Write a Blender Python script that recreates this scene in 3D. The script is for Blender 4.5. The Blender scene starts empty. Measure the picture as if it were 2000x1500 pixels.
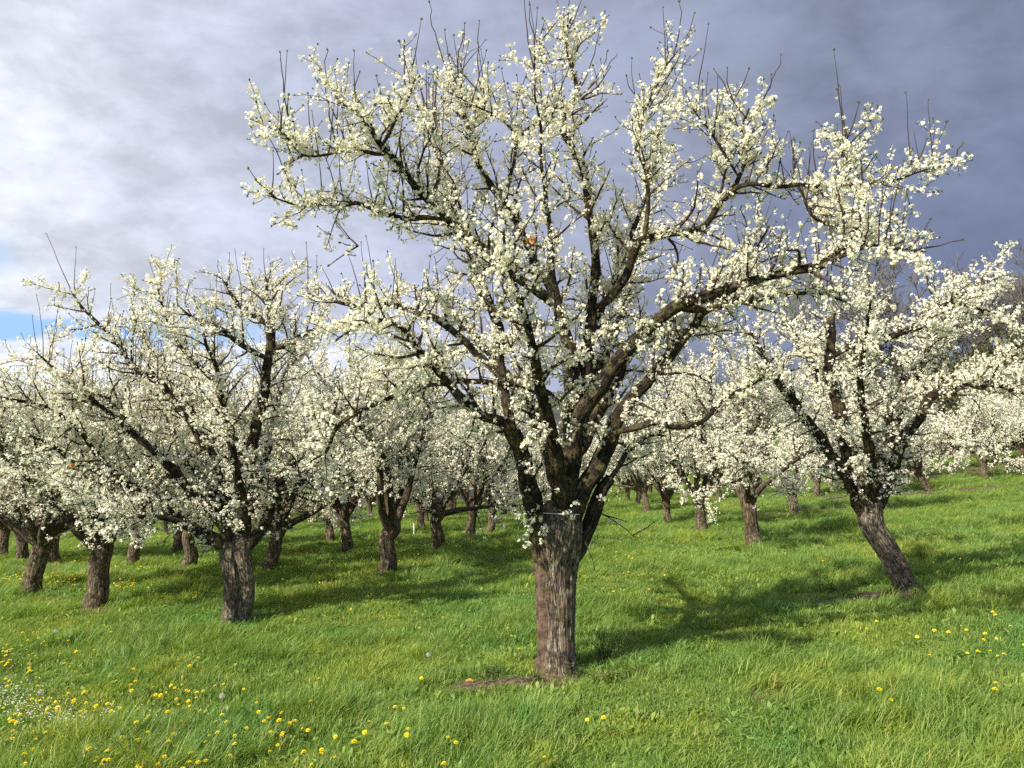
import bpy, math, random
import numpy as np

R = math.radians
PI = math.pi
scene = bpy.context.scene
COL = scene.collection

# ------------------------------------------------------------------ camera
F = 1500.0                                     # focal length in photo pixels (photo 2000 px wide)
PITCH = math.atan(40 / 1500)
CAM = np.array([0.0, 0.0, 1.6])
cd = bpy.data.cameras.new('camera')
cam = bpy.data.objects.new('camera', cd)
COL.objects.link(cam)
cd.sensor_width = 36.0
cd.lens = 36.0 * F / 2000.0
cd.clip_start, cd.clip_end = 0.05, 20000.0
cam.location = CAM
cam.rotation_euler = (PI / 2 + PITCH, 0, 0)
scene.camera = cam

# ------------------------------------------------------------------ light, sky, exposure
SUN_AZ = R(48)                                 # light travels towards +x (0 deg = +y), from behind left
SUN_EL = R(42)
SUN_TO = np.array([-math.sin(SUN_AZ) * math.cos(SUN_EL), -math.cos(SUN_AZ) * math.cos(SUN_EL), math.sin(SUN_EL)])
sl = bpy.data.lights.new('sun', 'SUN')
sl.energy = 5.0
sl.angle = R(0.55)
sl.color = (1.0, 0.915, 0.765)
sun = bpy.data.objects.new('sun', sl)
COL.objects.link(sun)
from mathutils import Vector
sun.rotation_euler = Vector(SUN_TO).to_track_quat('Z', 'Y').to_euler()

scene.view_settings.view_transform = 'Standard'
scene.view_settings.look = 'None'
scene.view_settings.exposure = 0.74
scene.view_settings.gamma = 1.0
scene.render.engine = 'CYCLES'
scene.cycles.max_bounces = 7
scene.cycles.diffuse_bounces = 4
scene.cycles.transmission_bounces = 4
scene.cycles.use_denoising = False
scene.cycles.sample_clamp_indirect = 4.0


class NT:
    """small helper to write node trees"""
    def __init__(self, tree):
        self.t = tree
        tree.nodes.clear()

    def n(self, typ, **kw):
        nd = self.t.nodes.new(typ)
        for k, v in kw.items():
            if k.startswith('i_'):
                key = k[2:].replace('_', ' ')
                nd.inputs[int(key) if key.isdigit() else key].default_value = v
            else:
                setattr(nd, k, v)
        return nd

    def l(self, a, b):
        self.t.links.new(a, b)

    def math(self, op, a, b=None, c=None, clamp=False):
        nd = self.t.nodes.new('ShaderNodeMath')
        nd.operation = op
        nd.use_clamp = clamp
        for i, v in enumerate((a, b, c)):
            if v is None:
                continue
            if isinstance(v, (int, float)):
                nd.inputs[i].default_value = v
            else:
                self.l(v, nd.inputs[i])
        return nd.outputs[0]

    def ramp(self, fac, stops, interp='LINEAR'):
        nd = self.t.nodes.new('ShaderNodeValToRGB')
        cr = nd.color_ramp
        cr.interpolation = interp
        while len(cr.elements) > 1:
            cr.elements.remove(cr.elements[-1])
        for i, (p, c) in enumerate(stops):
            e = cr.elements[0] if i == 0 else cr.elements.new(p)
            e.position = p
            e.color = (c[0], c[1], c[2], 1.0) if not isinstance(c, (int, float)) else (c, c, c, 1.0)
        if fac is not None:
            self.l(fac, nd.inputs[0])
        return nd.outputs[0]

    def mix(self, fac, a, b, blend='MIX'):
        nd = self.t.nodes.new('ShaderNodeMix')
        nd.data_type = 'RGBA'
        nd.blend_type = blend
        for i, v in ((0, fac), (6, a), (7, b)):
            if isinstance(v, (int, float)):
                nd.inputs[i].default_value = v
            elif isinstance(v, tuple):
                nd.inputs[i].default_value = (v[0], v[1], v[2], 1.0)
            else:
                self.l(v, nd.inputs[i])
        return nd.outputs[2]

    def mapr(self, v, a, b, c=0.0, d=1.0, smooth=True):
        nd = self.t.nodes.new('ShaderNodeMapRange')
        nd.interpolation_type = 'SMOOTHSTEP' if smooth else 'LINEAR'
        self.l(v, nd.inputs[0])
        for i, x in enumerate((a, b, c, d)):
            nd.inputs[i + 1].default_value = x
        return nd.outputs[0]

    def noise(self, vec, scale, detail=4.0, rough=0.55, dist=0.0):
        nd = self.t.nodes.new('ShaderNodeTexNoise')
        nd.inputs['Scale'].default_value = scale
        nd.inputs['Detail'].default_value = detail
        nd.inputs['Roughness'].default_value = rough
        nd.inputs['Distortion'].default_value = dist
        if vec is not None:
            self.l(vec, nd.inputs['Vector'])
        return nd.outputs[0]


world = bpy.data.worlds.new('World')
scene.world = world
world.use_nodes = True
w = NT(world.node_tree)
tc = w.n('ShaderNodeTexCoord')
D = tc.outputs['Generated']
sep = w.n('ShaderNodeSeparateXYZ')
w.l(D, sep.inputs[0])
dx, dy, dz = sep.outputs
zc = w.math('MAXIMUM', dz, 0.0)
inv = w.math('DIVIDE', 1.0, w.math('ADD', zc, 0.50))
cx = w.math('MULTIPLY', dx, inv)
cy = w.math('MULTIPLY', dy, inv)
comb = w.n('ShaderNodeCombineXYZ')
w.l(cx, comb.inputs[0]); w.l(cy, comb.inputs[1]); w.l(w.math('MULTIPLY', dz, 1.3), comb.inputs[2])
cv = comb.outputs[0]
n_big = w.noise(cv, 1.7, 4.0, 0.5, 0.25)
n_mid = w.noise(cv, 4.2, 8.0, 0.56, 0.35)
n_fine = w.noise(cv, 11.0, 7.0, 0.6, 0.2)
# storm front: bright on the left, slate to the right, darkest low on the right
front = w.math('ADD', w.math('MULTIPLY', dx, 0.80), w.math('MULTIPLY', w.math('SUBTRACT', n_big, 0.5), 0.40))
front = w.math('ADD', front, w.math('MULTIPLY', w.math('SUBTRACT', n_mid, 0.5), 0.26))
behind = w.mapr(dy, -0.35, 0.35, 1.0, 0.0)
frontn = w.mapr(front, -0.62, 0.62, 0.0, 1.0, smooth=False)
cloud = w.ramp(frontn, [(0.0, (0.88, 0.90, 0.94)), (0.22, (0.67, 0.705, 0.82)), (0.42, (0.445, 0.482, 0.62)),
                        (0.60, (0.322, 0.355, 0.48)), (0.78, (0.235, 0.268, 0.375)), (1.0, (0.18, 0.217, 0.325))])
# pale top-left veil, soft fine structure
low = w.mapr(dz, 0.05, 0.5, 1.0, 0.0)
tone = w.mapr(w.math('ADD', w.math('MULTIPLY', n_mid, 0.62), w.math('MULTIPLY', n_fine, 0.38)), 0.33, 0.67, 0.74, 1.25)
cloud = w.mix(1.0, cloud, tone, 'MULTIPLY')
lowblue = w.mix(w.math('MULTIPLY', low, w.mapr(dx, 0.0, 0.5, 0.0, 0.75)), cloud, (0.155, 0.195, 0.34))
cloud = lowblue
dim_behind = w.mix(w.math('MULTIPLY', behind, 0.8), cloud, (0.34, 0.37, 0.44))  # unseen sky behind the camera, toned down to grey to deepen the shadows
# blue gap with cumulus low on the left horizon
gap = w.math('MULTIPLY', w.mapr(dz, 0.075, 0.145, 0.0, 1.0), w.mapr(dz, 0.10, 0.165, 1.0, 0.0))
dzn = w.math('ADD', dz, w.math('MULTIPLY', w.math('SUBTRACT', n_mid, 0.5), 0.09))
dzn = w.math('ADD', dzn, w.math('MULTIPLY', dx, -0.03))
gap_top = w.mapr(dzn, 0.108, 0.120, 1.0, 0.0)
cumul = w.mapr(w.math('ADD', dzn, w.math('MULTIPLY', w.math('SUBTRACT', n_fine, 0.5), 0.05)), 0.080, 0.096, 1.0, 0.0)
leftm = w.mapr(dx, -0.18, -0.42, 0.0, 1.0)
leftm2 = w.mapr(dx, 0.10, -0.30, 0.0, 1.0)
hole = w.math('MULTIPLY', w.math('MULTIPLY', gap_top, leftm), w.math('SUBTRACT', 1.0, cumul))
upper = w.math('MULTIPLY', w.mapr(w.math('ADD', w.math('MULTIPLY', w.math('ABSOLUTE', w.math('SUBTRACT', dzn, 0.178)), -1.0), w.math('MULTIPLY', n_mid, 0.05)), -0.004, 0.022, 0.0, 0.75), w.mapr(dx, -0.52, -0.57, 0.0, 1.0))
hole = w.math('MAXIMUM', hole, upper)
holeb = w.math('MULTIPLY', behind, w.mapr(n_big, 0.42, 0.6, 0.1, 0.8))
cum_mask = w.math('MULTIPLY', w.math('MULTIPLY', cumul, gap_top), w.math('MULTIPLY', leftm2, 0.95))
cum_col = w.ramp(w.mapr(n_fine, 0.3, 0.7), [(0.0, (0.62, 0.70, 0.86)), (0.6, (0.90, 0.92, 0.95)), (1.0, (0.98, 0.98, 0.97))])
cum_col = w.mix(w.mapr(dz, 0.035, 0.0, 0.0, 0.8), cum_col, (0.55, 0.66, 0.85))
cloudf = w.mix(cum_mask, dim_behind, cum_col)
cloudf = w.mix(hole, cloudf, (0.36, 0.58, 0.90))
sky = w.n('ShaderNodeTexSky', sky_type='NISHITA')
sky.sun_disc = False
sky.sun_elevation = SUN_EL
sky.sun_rotation = math.atan2(SUN_TO[0], SUN_TO[1])
sky.air_density = 1.0
sky.dust_density = 0.4
bg1 = w.n('ShaderNodeBackground'); bg1.inputs['Strength'].default_value = 0.11
bg2 = w.n('ShaderNodeBackground'); bg2.inputs['Strength'].default_value = 0.68
w.l(sky.outputs[0], bg1.inputs[0]); w.l(cloudf, bg2.inputs[0])
ms = w.n('ShaderNodeMixShader')
w.l(holeb, ms.inputs[0]); w.l(bg2.outputs[0], ms.inputs[1]); w.l(bg1.outputs[0], ms.inputs[2])
wo = w.n('ShaderNodeOutputWorld')
w.l(ms.outputs[0], wo.inputs[0])

# ------------------------------------------------------------------ helpers
rng = np.random.default_rng(7)


def ray(px, py):
    u = (px - 1000) / F
    v = -(py - 750) / F
    d = np.array([u, math.cos(PITCH) - v * math.sin(PITCH), math.sin(PITCH) + v * math.cos(PITCH)])
    return d / d[1]


def at(px, py, Y):
    return CAM + ray(px, py) * Y


def sstep(a, b, x):
    t = np.clip((x - a) / (b - a), 0, 1)
    return t * t * (3 - 2 * t)


def _hash(i, j, k, s):
    h = (i * 374761393 + j * 668265263 + k * 2147483647 + s * 974634777) & 0xFFFFFFFF
    h = ((h ^ (h >> 13)) * 1274126177) & 0xFFFFFFFF
    return ((h ^ (h >> 16)) & 0xFFFF) / 65535.0


def vnoise(P, s=0):
    P = np.asarray(P, float)
    I = np.floor(P).astype(np.int64)
    f = P - I
    f = f * f * (3 - 2 * f)
    out = 0
    for a in (0, 1):
        for b in (0, 1):
            for c in (0, 1):
                wgt = (f[:, 0] if a else 1 - f[:, 0]) * (f[:, 1] if b else 1 - f[:, 1]) * (f[:, 2] if c else 1 - f[:, 2])
                out = out + wgt * _hash(I[:, 0] + a, I[:, 1] + b, I[:, 2] + c, s)
    return out * 2 - 1


def fbm(P, s=0, o=4):
    v, a = 0, 0.5
    P = np.asarray(P, float)
    for k in range(o):
        v = v + a * vnoise(P * 2 ** k, s + k * 17)
        a *= 0.5
    return v


def gz(x, y):
    """height of the ground: a meadow falling away, rising to a wooded hill on the right, a valley beyond on the left"""
    x = np.asarray(x, float); y = np.asarray(y, float)
    xc = np.clip(x, -150, 150); yc = np.clip(y, -60, 140)
    z = -0.1 * yc + 0.045 * xc
    r = 0.0018 * np.maximum(0, x - 6) * np.maximum(0, y - 15)
    z = z + 10 * np.tanh(r / 10)
    s = sstep(70, 420, y - 0.9 * x)
    d = np.hypot(x, y)
    hills = sstep(1300, 4200, d) * (56 + 20 * np.sin(np.arctan2(x, y) * 9 + 1) + 12 * np.sin(np.arctan2(x, y) * 23))
    z = z * (1 - s) + s * (-46 + 3 * np.sin(x * 0.01) * np.sin(y * 0.012) + hills)
    near = 1 - sstep(50, 120, d)
    z = z + near * (0.035 * np.sin(x * 1.3 + 0.7 * y) * np.sin(y * 0.9 - 0.4 * x) + 0.03 * np.sin(x * 0.5 + 2) * np.sin(y * 0.63 + 1)
                    + 0.012 * np.sin(3.1 * x + 1.7 * y) * np.sin(2.7 * y - 1.1 * x))
    return z


def hit(px, py, h=0.0):
    d = ray(px, py)
    t = np.arange(0.5, 200, 0.02)
    P = CAM + d * t[:, None]
    k = np.argmax(P[:, 2] < gz(P[:, 0], P[:, 1]) + h)
    return P[k]


def tag(o, label=None, cat=None, group=None, kind=None):
    for k, v in (('label', label), ('category', cat), ('group', group), ('kind', kind)):
        if v:
            o[k] = v
    return o


class MB:
    """collects arrays of quads / triangles, links them as one mesh object"""
    def __init__(self):
        self.V, self.Q, self.T, self.n = [], [], [], 0
        self.qm, self.tm = [], []
        self.att = {}

    def add(self, V, Q=None, T=None, mat=0, **att):
        V = np.asarray(V, float).reshape(-1, 3)
        if Q is not None and len(Q):
            self.Q.append(np.asarray(Q, np.int64) + self.n); self.qm.append(np.full(len(Q), mat))
        if T is not None and len(T):
            self.T.append(np.asarray(T, np.int64) + self.n); self.tm.append(np.full(len(T), mat))
        for k, v in att.items():
            self.att.setdefault(k, []).append((self.n, np.asarray(v, float)))
        self.V.append(V)
        self.n += len(V)

    def mesh(self, name, mats, smooth=True):
        me = bpy.data.meshes.new(name)
        V = np.concatenate(self.V) if self.V else np.zeros((0, 3))
        Q = np.concatenate(self.Q) if self.Q else np.zeros((0, 4), np.int64)
        T = np.concatenate(self.T) if self.T else np.zeros((0, 3), np.int64)
        me.vertices.add(len(V))
        me.vertices.foreach_set('co', V.astype(np.float32).ravel())
        nl = Q.size + T.size
        me.loops.add(nl)
        me.loops.foreach_set('vertex_index', np.concatenate([Q.ravel(), T.ravel()]).astype(np.int32))
        nf = len(Q) + len(T)
        me.polygons.add(nf)
        st = np.concatenate([np.arange(len(Q)) * 4, Q.size + np.arange(len(T)) * 3]).astype(np.int32)
        me.polygons.foreach_set('loop_start', st)
        mi = np.concatenate(self.qm + self.tm) if (self.qm or self.tm) else np.zeros(0)
        me.polygons.foreach_set('material_index', mi.astype(np.int32))
        me.polygons.foreach_set('use_smooth', np.full(nf, smooth))
        me.update(calc_edges=True)
        me.validate()
        for k, lst in self.att.items():
            dim = lst[0][1].shape[1] if lst[0][1].ndim > 1 else 1
            arr = np.zeros((len(V), dim))
            for off, v in lst:
                arr[off:off + len(v)] = v.reshape(-1, dim)
            a = me.attributes.new(k, 'FLOAT' if dim == 1 else 'FLOAT_VECTOR', 'POINT')
            a.data.foreach_set('value' if dim == 1 else 'vector', arr.astype(np.float32).ravel())
        for m in (mats if isinstance(mats, (list, tuple)) else [mats]):
            me.materials.append(m)
        return me

    def build(self, name, mats, parent=None, smooth=True):
        o = bpy.data.objects.new(name, self.mesh(name, mats, smooth))
        COL.objects.link(o)
        if parent is not None:
            o.parent = parent
        return o


def empty(name, loc, rz=0.0):
    o = bpy.data.objects.new(name, None)
    o.empty_display_size = 0.2
    COL.objects.link(o)
    o.location = loc
    o.rotation_euler = (0, 0, rz)
    return o


def copy_tree(o, parent=None):
    c = o.copy()
    COL.objects.link(c)
    if parent is not None:
        c.parent = parent
    for ch in list(o.children):
        copy_tree(ch, c)
    return c


def norm(v):
    return v / (np.linalg.norm(v, axis=-1, keepdims=True) + 1e-12)


def catmull(P, step):
    """resample a polyline (n,k) as a smooth curve"""
    P = np.asarray(P, float)
    if len(P) < 3:
        n = max(2, int(np.linalg.norm(P[1, :3] - P[0, :3]) / step) + 1)
        t = np.linspace(0, 1, n)[:, None]
        return P[0] * (1 - t) + P[1] * t
    E = np.vstack([2 * P[0] - P[1], P, 2 * P[-1] - P[-2]])
    out = []
    for i in range(1, len(E) - 2):
        p0, p1, p2, p3 = E[i - 1], E[i], E[i + 1], E[i + 2]
        n = max(2, int(np.linalg.norm(p2[:3] - p1[:3]) / step))
        t = (np.arange(n) / n)[:, None]
        out.append(0.5 * (2 * p1 + (p2 - p0) * t + (2 * p0 - 5 * p1 + 4 * p2 - p3) * t ** 2 + (3 * p1 - p0 - 3 * p2 + p3) * t ** 3))
    out.append(E[-2][None])
    return np.vstack(out)


def tube(mb, P, Rad, sides, disp=0.0, seed=0, stretch=5.0, freq=14.0, mat=0):
    """swept tube; disp: furrowed bark relief in metres as a share of the radius"""
    P = np.asarray(P, float); Rad = np.asarray(Rad, float)
    n = len(P)
    T = np.gradient(P, axis=0)
    T = norm(T)
    ax = np.argmin(np.abs(T.mean(0)))
    ref = np.zeros(3); ref[ax] = 1
    N = norm(np.cross(T, ref)); B = np.cross(T, N)
    a = np.arange(sides) / sides * 2 * PI
    L = np.concatenate([[0], np.cumsum(np.linalg.norm(np.diff(P, axis=0), axis=1))])
    ca, sa = np.cos(a), np.sin(a)
    dirs = ca[None, :, None] * N[:, None] + sa[None, :, None] * B[:, None]
    rr = np.repeat(Rad[:, None], sides, 1)
    bark = np.stack([rr * ca, rr * sa, np.repeat(L[:, None], sides, 1)], -1)
    if disp > 0:
        q = bark.reshape(-1, 3) * np.array([freq, freq, freq / stretch]) * 1.0 + seed * 3.7
        d = -np.abs(fbm(q, seed, 3)) * 1.6 + 0.35
        lump = fbm(bark.reshape(-1, 3) * np.array([5, 5, 3.0]) + seed * 1.3, seed + 5, 2)
        rr = rr * (1 + disp * d.reshape(n, sides) + disp * 1.3 * lump.reshape(n, sides))
    V = P[:, None] + dirs * rr[..., None]
    i = np.arange(n - 1)[:, None] * sides
    j = np.arange(sides)[None]
    jn = (j + 1) % sides
    Q = np.stack([i + j, i + jn, i + sides + jn, i + sides + j], -1).reshape(-1, 4)
    off = mb.n
    mb.add(V.reshape(-1, 3), Q, mat=mat, bark=bark.reshape(-1, 3))
    # end cap
    c = P[-1] + T[-1] * Rad[-1] * 0.25
    base = (n - 1) * sides
    tri = np.stack([base + j[0], base + jn[0], np.full(sides, n * sides)], -1) 
    mb.add(c[None], None, None, mat=mat, bark=np.array([[0, 0, L[-1]]]))
    mb.T.append(tri + off); mb.tm.append(np.full(sides, mat))


# ------------------------------------------------------------------ materials
def new_mat(name):
    m = bpy.data.materials.new(name)
    m.use_nodes = True
    return m, NT(m.node_tree)


def bark_material(name, lichen=0.35, grey=(0.30, 0.26, 0.22), red=0.3, scale=1.0, butt=1.0, strip=False):
    m, t = new_mat(name)
    at_ = t.n('ShaderNodeAttribute', attribute_name='bark')
    mp = t.n('ShaderNodeMapping')
    mp.inputs['Scale'].default_value = (55 * scale, 55 * scale, 4.5 * scale)
    t.l(at_.outputs['Vector'], mp.inputs[0])
    f1 = t.noise(mp.outputs[0], 1.0, 6, 0.62, 0.5)
    mp2 = t.n('ShaderNodeMapping')
    mp2.inputs['Scale'].default_value = (130 * scale, 130 * scale, 14 * scale)
    t.l(at_.outputs['Vector'], mp2.inputs[0])
    f2 = t.noise(mp2.outputs[0], 1.0, 5, 0.65, 0.3)
    ridge = t.math('ABSOLUTE', t.math('SUBTRACT', f1, 0.5))
    crack = t.mapr(t.math('ADD', ridge, t.math('MULTIPLY', t.math('SUBTRACT', f2, 0.5), 0.06)), 0.0, 0.045, 0.30, 1.0)
    hgt = t.math('ADD', t.math('MULTIPLY', ridge, 3.2), t.math('MULTIPLY', f2, 0.65))
    col = t.ramp(t.mapr(hgt, 0.15, 1.0, smooth=False), [(0.0, (0.022, 0.016, 0.012)), (0.30, tuple(c * 0.32 for c in grey)),
                                                (0.6, tuple(c * 0.75 for c in grey)), (1.0, tuple(min(1, c * 1.35) for c in grey))])
    col = t.mix(1.0, col, crack, 'MULTIPLY')
    if strip:            # a smooth red-brown strip where the old bark has come away
        ob = t.n('ShaderNodeTexCoord'); so = t.n('ShaderNodeSeparateXYZ'); t.l(ob.outputs['Object'], so.inputs[0])
        ex = t.math('ADD', so.outputs[0], t.math('MULTIPLY', t.math('SUBTRACT', t.noise(mp.outputs[0], 0.35, 4, 0.6), 0.5), 0.10))
        smooth_col = t.mix(f2, (0.095, 0.062, 0.045), (0.20, 0.135, 0.10))
        col = t.mix(t.math('MULTIPLY', t.mapr(ex, -0.075, -0.105), 0.85), col, smooth_col)
    if butt != 1.0:      # the trunk's lighter bark tone runs on up the butt of each shade-darkened limb
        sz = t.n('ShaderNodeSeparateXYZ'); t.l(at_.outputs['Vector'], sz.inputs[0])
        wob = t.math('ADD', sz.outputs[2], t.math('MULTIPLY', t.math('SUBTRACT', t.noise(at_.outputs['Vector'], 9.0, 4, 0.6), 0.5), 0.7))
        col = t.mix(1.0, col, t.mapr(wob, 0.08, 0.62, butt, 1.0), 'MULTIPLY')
    geo = t.n('ShaderNodeNewGeometry')
    big = t.noise(at_.outputs['Vector'], 6.0, 3, 0.5)
    col = t.mix(t.math('MULTIPLY', t.mapr(big, 0.52, 0.66), red), col, (0.20, 0.085, 0.045))
    mot = t.noise(at_.outputs['Vector'], 17.0, 4, 0.6)
    col = t.mix(1.0, col, t.mapr(mot, 0.36, 0.66, 0.55, 1.5), 'MULTIPLY')
    lic = t.noise(geo.outputs['Position'], 9.0, 5, 0.65)
    licf = t.noise(geo.outputs['Position'], 45.0, 3, 0.6)
    lm = t.math('MULTIPLY', t.mapr(lic, 0.48, 0.60), t.mapr(licf, 0.40, 0.56))
    col = t.mix(t.math('MULTIPLY', lm, lichen), col, (0.19, 0.175, 0.065))
    bs = t.n('ShaderNodeBsdfPrincipled')
    t.l(col, bs.inputs['Base Color'])
    bs.inputs['Roughness'].default_value = 0.92
    bs.inputs['Specular IOR Level'].default_value = 0.2
    bp = t.n('ShaderNodeBump')
    bp.inputs['Strength'].default_value = 0.9
    bp.inputs['Distance'].default_value = 0.022
    t.l(hgt, bp.inputs['Height']); t.l(bp.outputs[0], bs.inputs['Normal'])
    o = t.n('ShaderNodeOutputMaterial'); t.l(bs.outputs[0], o.inputs[0])
    return m


def leafy_material(name, stops, trans=0.4, att='tint', rough=0.6, pos_var=None, trans_gain=(1.15, 1.1, 0.7), spec=0.3):
    m, t = new_mat(name)
    a = t.n('ShaderNodeAttribute', attribute_name=att)
    fac = a.outputs['Fac']
    col = t.ramp(fac, stops)
    if pos_var:
        geo = t.n('ShaderNodeNewGeometry')
        col = pos_var(t, geo.outputs['Position'], col)
    bs = t.n('ShaderNodeBsdfPrincipled')
    bs.inputs['Roughness'].default_value = rough
    bs.inputs['Specular IOR Level'].default_value = spec
    t.l(col, bs.inputs['Base Color'])
    tr = t.n('ShaderNodeBsdfTranslucent')
    t.l(t.mix(1.0, col, tuple(trans_gain), 'MULTIPLY'), tr.inputs[0])
    mx = t.n('ShaderNodeMixShader'); mx.inputs[0].default_value = trans
    t.l(bs.outputs[0], mx.inputs[1]); t.l(tr.outputs[0], mx.inputs[2])
    o = t.n('ShaderNodeOutputMaterial'); t.l(mx.outputs[0], o.inputs[0])
    return m


def plain_material(name, stops, rough=0.8, scale=20.0, bump=0.3):
    m, t = new_mat(name)
    geo = t.n('ShaderNodeTexCoord')
    f = t.noise(geo.outputs['Object'], scale, 5, 0.6)
    bs = t.n('ShaderNodeBsdfPrincipled')
    t.l(t.ramp(t.mapr(f, 0.3, 0.7), stops), bs.inputs['Base Color'])
    bs.inputs['Roughness'].default_value = rough
    bs.inputs['Specular IOR Level'].default_value = 0.2
    bp = t.n('ShaderNodeBump'); bp.inputs['Strength'].default_value = bump; bp.inputs['Distance'].default_value = 0.01
    t.l(f, bp.inputs['Height']); t.l(bp.outputs[0], bs.inputs['Normal'])
    o = t.n('ShaderNodeOutputMaterial'); t.l(bs.outputs[0], o.inputs[0])
    return m


M_BARK = bark_material('trunk_bark', 0.35, (0.42, 0.345, 0.27), 0.4)
M_MAIN = bark_material('main_trunk_bark', 0.35, (0.42, 0.345, 0.27), 0.35, strip=True)
M_LIMB = bark_material('limb_bark', 0.6, (0.066, 0.050, 0.037), 0.2, butt=2.3)  # bark colour darkened to hold the shade that blossom casts on the limbs
M_TWIG = plain_material('twig_bark', [(0, (0.035, 0.024, 0.02)), (1, (0.085, 0.055, 0.045))], 0.8, 60)
M_BARE = plain_material('bare_wood', [(0, (0.10, 0.088, 0.08)), (1, (0.19, 0.17, 0.155))], 0.9, 3)
M_CUT = plain_material('cut_wood', [(0, (0.45, 0.16, 0.05)), (1, (0.62, 0.30, 0.12))], 0.8, 60)
M_BLOSSOM = leafy_material('blossom_petals', [(0.0, (0.76, 0.76, 0.57)), (0.35, (0.89, 0.87, 0.72)), (1.0, (0.95, 0.935, 0.83))], 0.30,
                           trans_gain=(1.0, 0.99, 0.93), rough=0.7, spec=0.1)
M_STAMEN = leafy_material('blossom_stamens', [(0.0, (0.55, 0.52, 0.16)), (1.0, (0.70, 0.64, 0.25))], 0.2)
M_LEAF = leafy_material('young_leaves', [(0.0, (0.07, 0.12, 0.02)), (1.0, (0.15, 0.22, 0.045))], 0.4)


def grass_var(t, pos, col):
    n1 = t.noise(pos, 0.55, 3, 0.6)
    n2 = t.noise(pos, 2.3, 3, 0.6)
    oi = t.n('ShaderNodeObjectInfo')
    mixv = t.math('ADD', t.math('MULTIPLY', n1, 0.6), t.math('MULTIPLY', n2, 0.4))
    col = t.mix(t.math('MULTIPLY', t.mapr(mixv, 0.49, 0.60), 0.85), col, (1.46, 1.18, 0.97), 'MULTIPLY')
    col = t.mix(t.math('MULTIPLY', t.mapr(mixv, 0.47, 0.36), 0.8), col, (0.66, 0.92, 1.05), 'MULTIPLY')
    col = t.mix(0.8, col, t.ramp(oi.outputs['Random'], [(0, (0.75, 0.78, 0.7)), (1, (1.25, 1.22, 1.2))]), 'MULTIPLY')
    return col


M_GRASS = leafy_material('grass_blades', [(0.0, (0.085, 0.17, 0.026)), (0.45, (0.172, 0.287, 0.055)), (0.92, (0.33, 0.425, 0.125)), (1.0, (0.50, 0.43, 0.22))],
                         0.42, pos_var=grass_var, rough=0.5, spec=0.35, trans_gain=(1.25, 1.2, 0.6))
M_WEED = leafy_material('weed_leaves', [(0.0, (0.045, 0.085, 0.02)), (1.0, (0.10, 0.16, 0.04))], 0.35)
M_HERB = leafy_material('herb_leaves', [(0.0, (0.13, 0.20, 0.03)), (1.0, (0.22, 0.30, 0.05))], 0.4)
M_STEM = leafy_material('flower_stems', [(0.0, (0.16, 0.20, 0.06)), (1.0, (0.25, 0.22, 0.10))], 0.2)
M_YELLOW = leafy_material('dandelion_petals', [(0.0, (0.82, 0.52, 0.01)), (1.0, (0.92, 0.78, 0.03))], 0.25, trans_gain=(1, 1, 1))
M_CLOCK = leafy_material('seed_fluff', [(0.0, (0.55, 0.56, 0.52)), (1.0, (0.72, 0.72, 0.68))], 0.5, trans_gain=(1, 1, 1))
M_DAISY = leafy_material('daisy_petals', [(0.0, (0.78, 0.72, 0.74)), (1.0, (0.88, 0.87, 0.86))], 0.25, trans_gain=(1, 1, 1))
M_BUSH = leafy_material('bush_leaves', [(0.0, (0.045, 0.050, 0.018)), (1.0, (0.12, 0.12, 0.04))], 0.3)
M_TWINE = plain_material('white_twine', [(0, (0.55, 0.54, 0.5)), (1, (0.75, 0.74, 0.7))], 0.7, 50)
M_RED = plain_material('red_paint', [(0, (0.45, 0.06, 0.04)), (1, (0.55, 0.09, 0.05))], 0.6, 50)

# ------------------------------------------------------------------ trunk places (photo pixels of each trunk's foot)
MAIN_PX, LEFT_PX, RIGHT_PX = (1088, 1310), (462, 1215), (1768, 1148)
SOIL = []     # bare soil patches: x, y, rx, ry, strength


def soil_mask(x, y):
    s = np.zeros_like(x)
    for (sx, sy, rx, ry, k) in SOIL:
        d = np.sqrt(((x - sx) / rx) ** 2 + ((y - sy) / ry) ** 2)
        d = d + 0.35 * np.sin(x * 5.1 + 1.3 * sx) * np.sin(y * 6.3 + sy)
        s = np.maximum(s, k * (1 - sstep(0.55, 1.15, d)))
    return s


for (px, py, rx, ry, k) in [(1010, 1335, 0.75, 0.22, 0.95), (1110, 1322, 0.5, 0.2, 0.9), (1500, 1355, 0.3, 0.2, 0.7), (1725, 1172, 1.2, 0.6, 1.0),
                            (1845, 1166, 0.8, 0.5, 1.0), (150, 1195, 0.6, 0.25, 0.8), (1570, 1000, 2.6, 0.9, 0.8), (1650, 968, 3.5, 1.2, 0.9),
                            (1330, 1012, 2.5, 0.6, 0.6), (600, 1068, 2.8, 0.5, 0.6), (1400, 985, 3.0, 1.2, 0.6), (1830, 962, 4.5, 1.2, 0.85), (1860, 925, 7, 2.2, 0.7),
                            (1960, 905, 7, 2.0, 0.6), (60, 1110, 2.0, 0.5, 0.8), (800, 1045, 2.6, 0.5, 0.6), (345, 1238, 0.35, 0.2, 0.7), (1610, 1400, 0.25, 0.18, 0.5)]:
    p = hit(px, py)
    SOIL.append((p[0], p[1], rx, ry, k))

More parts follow.
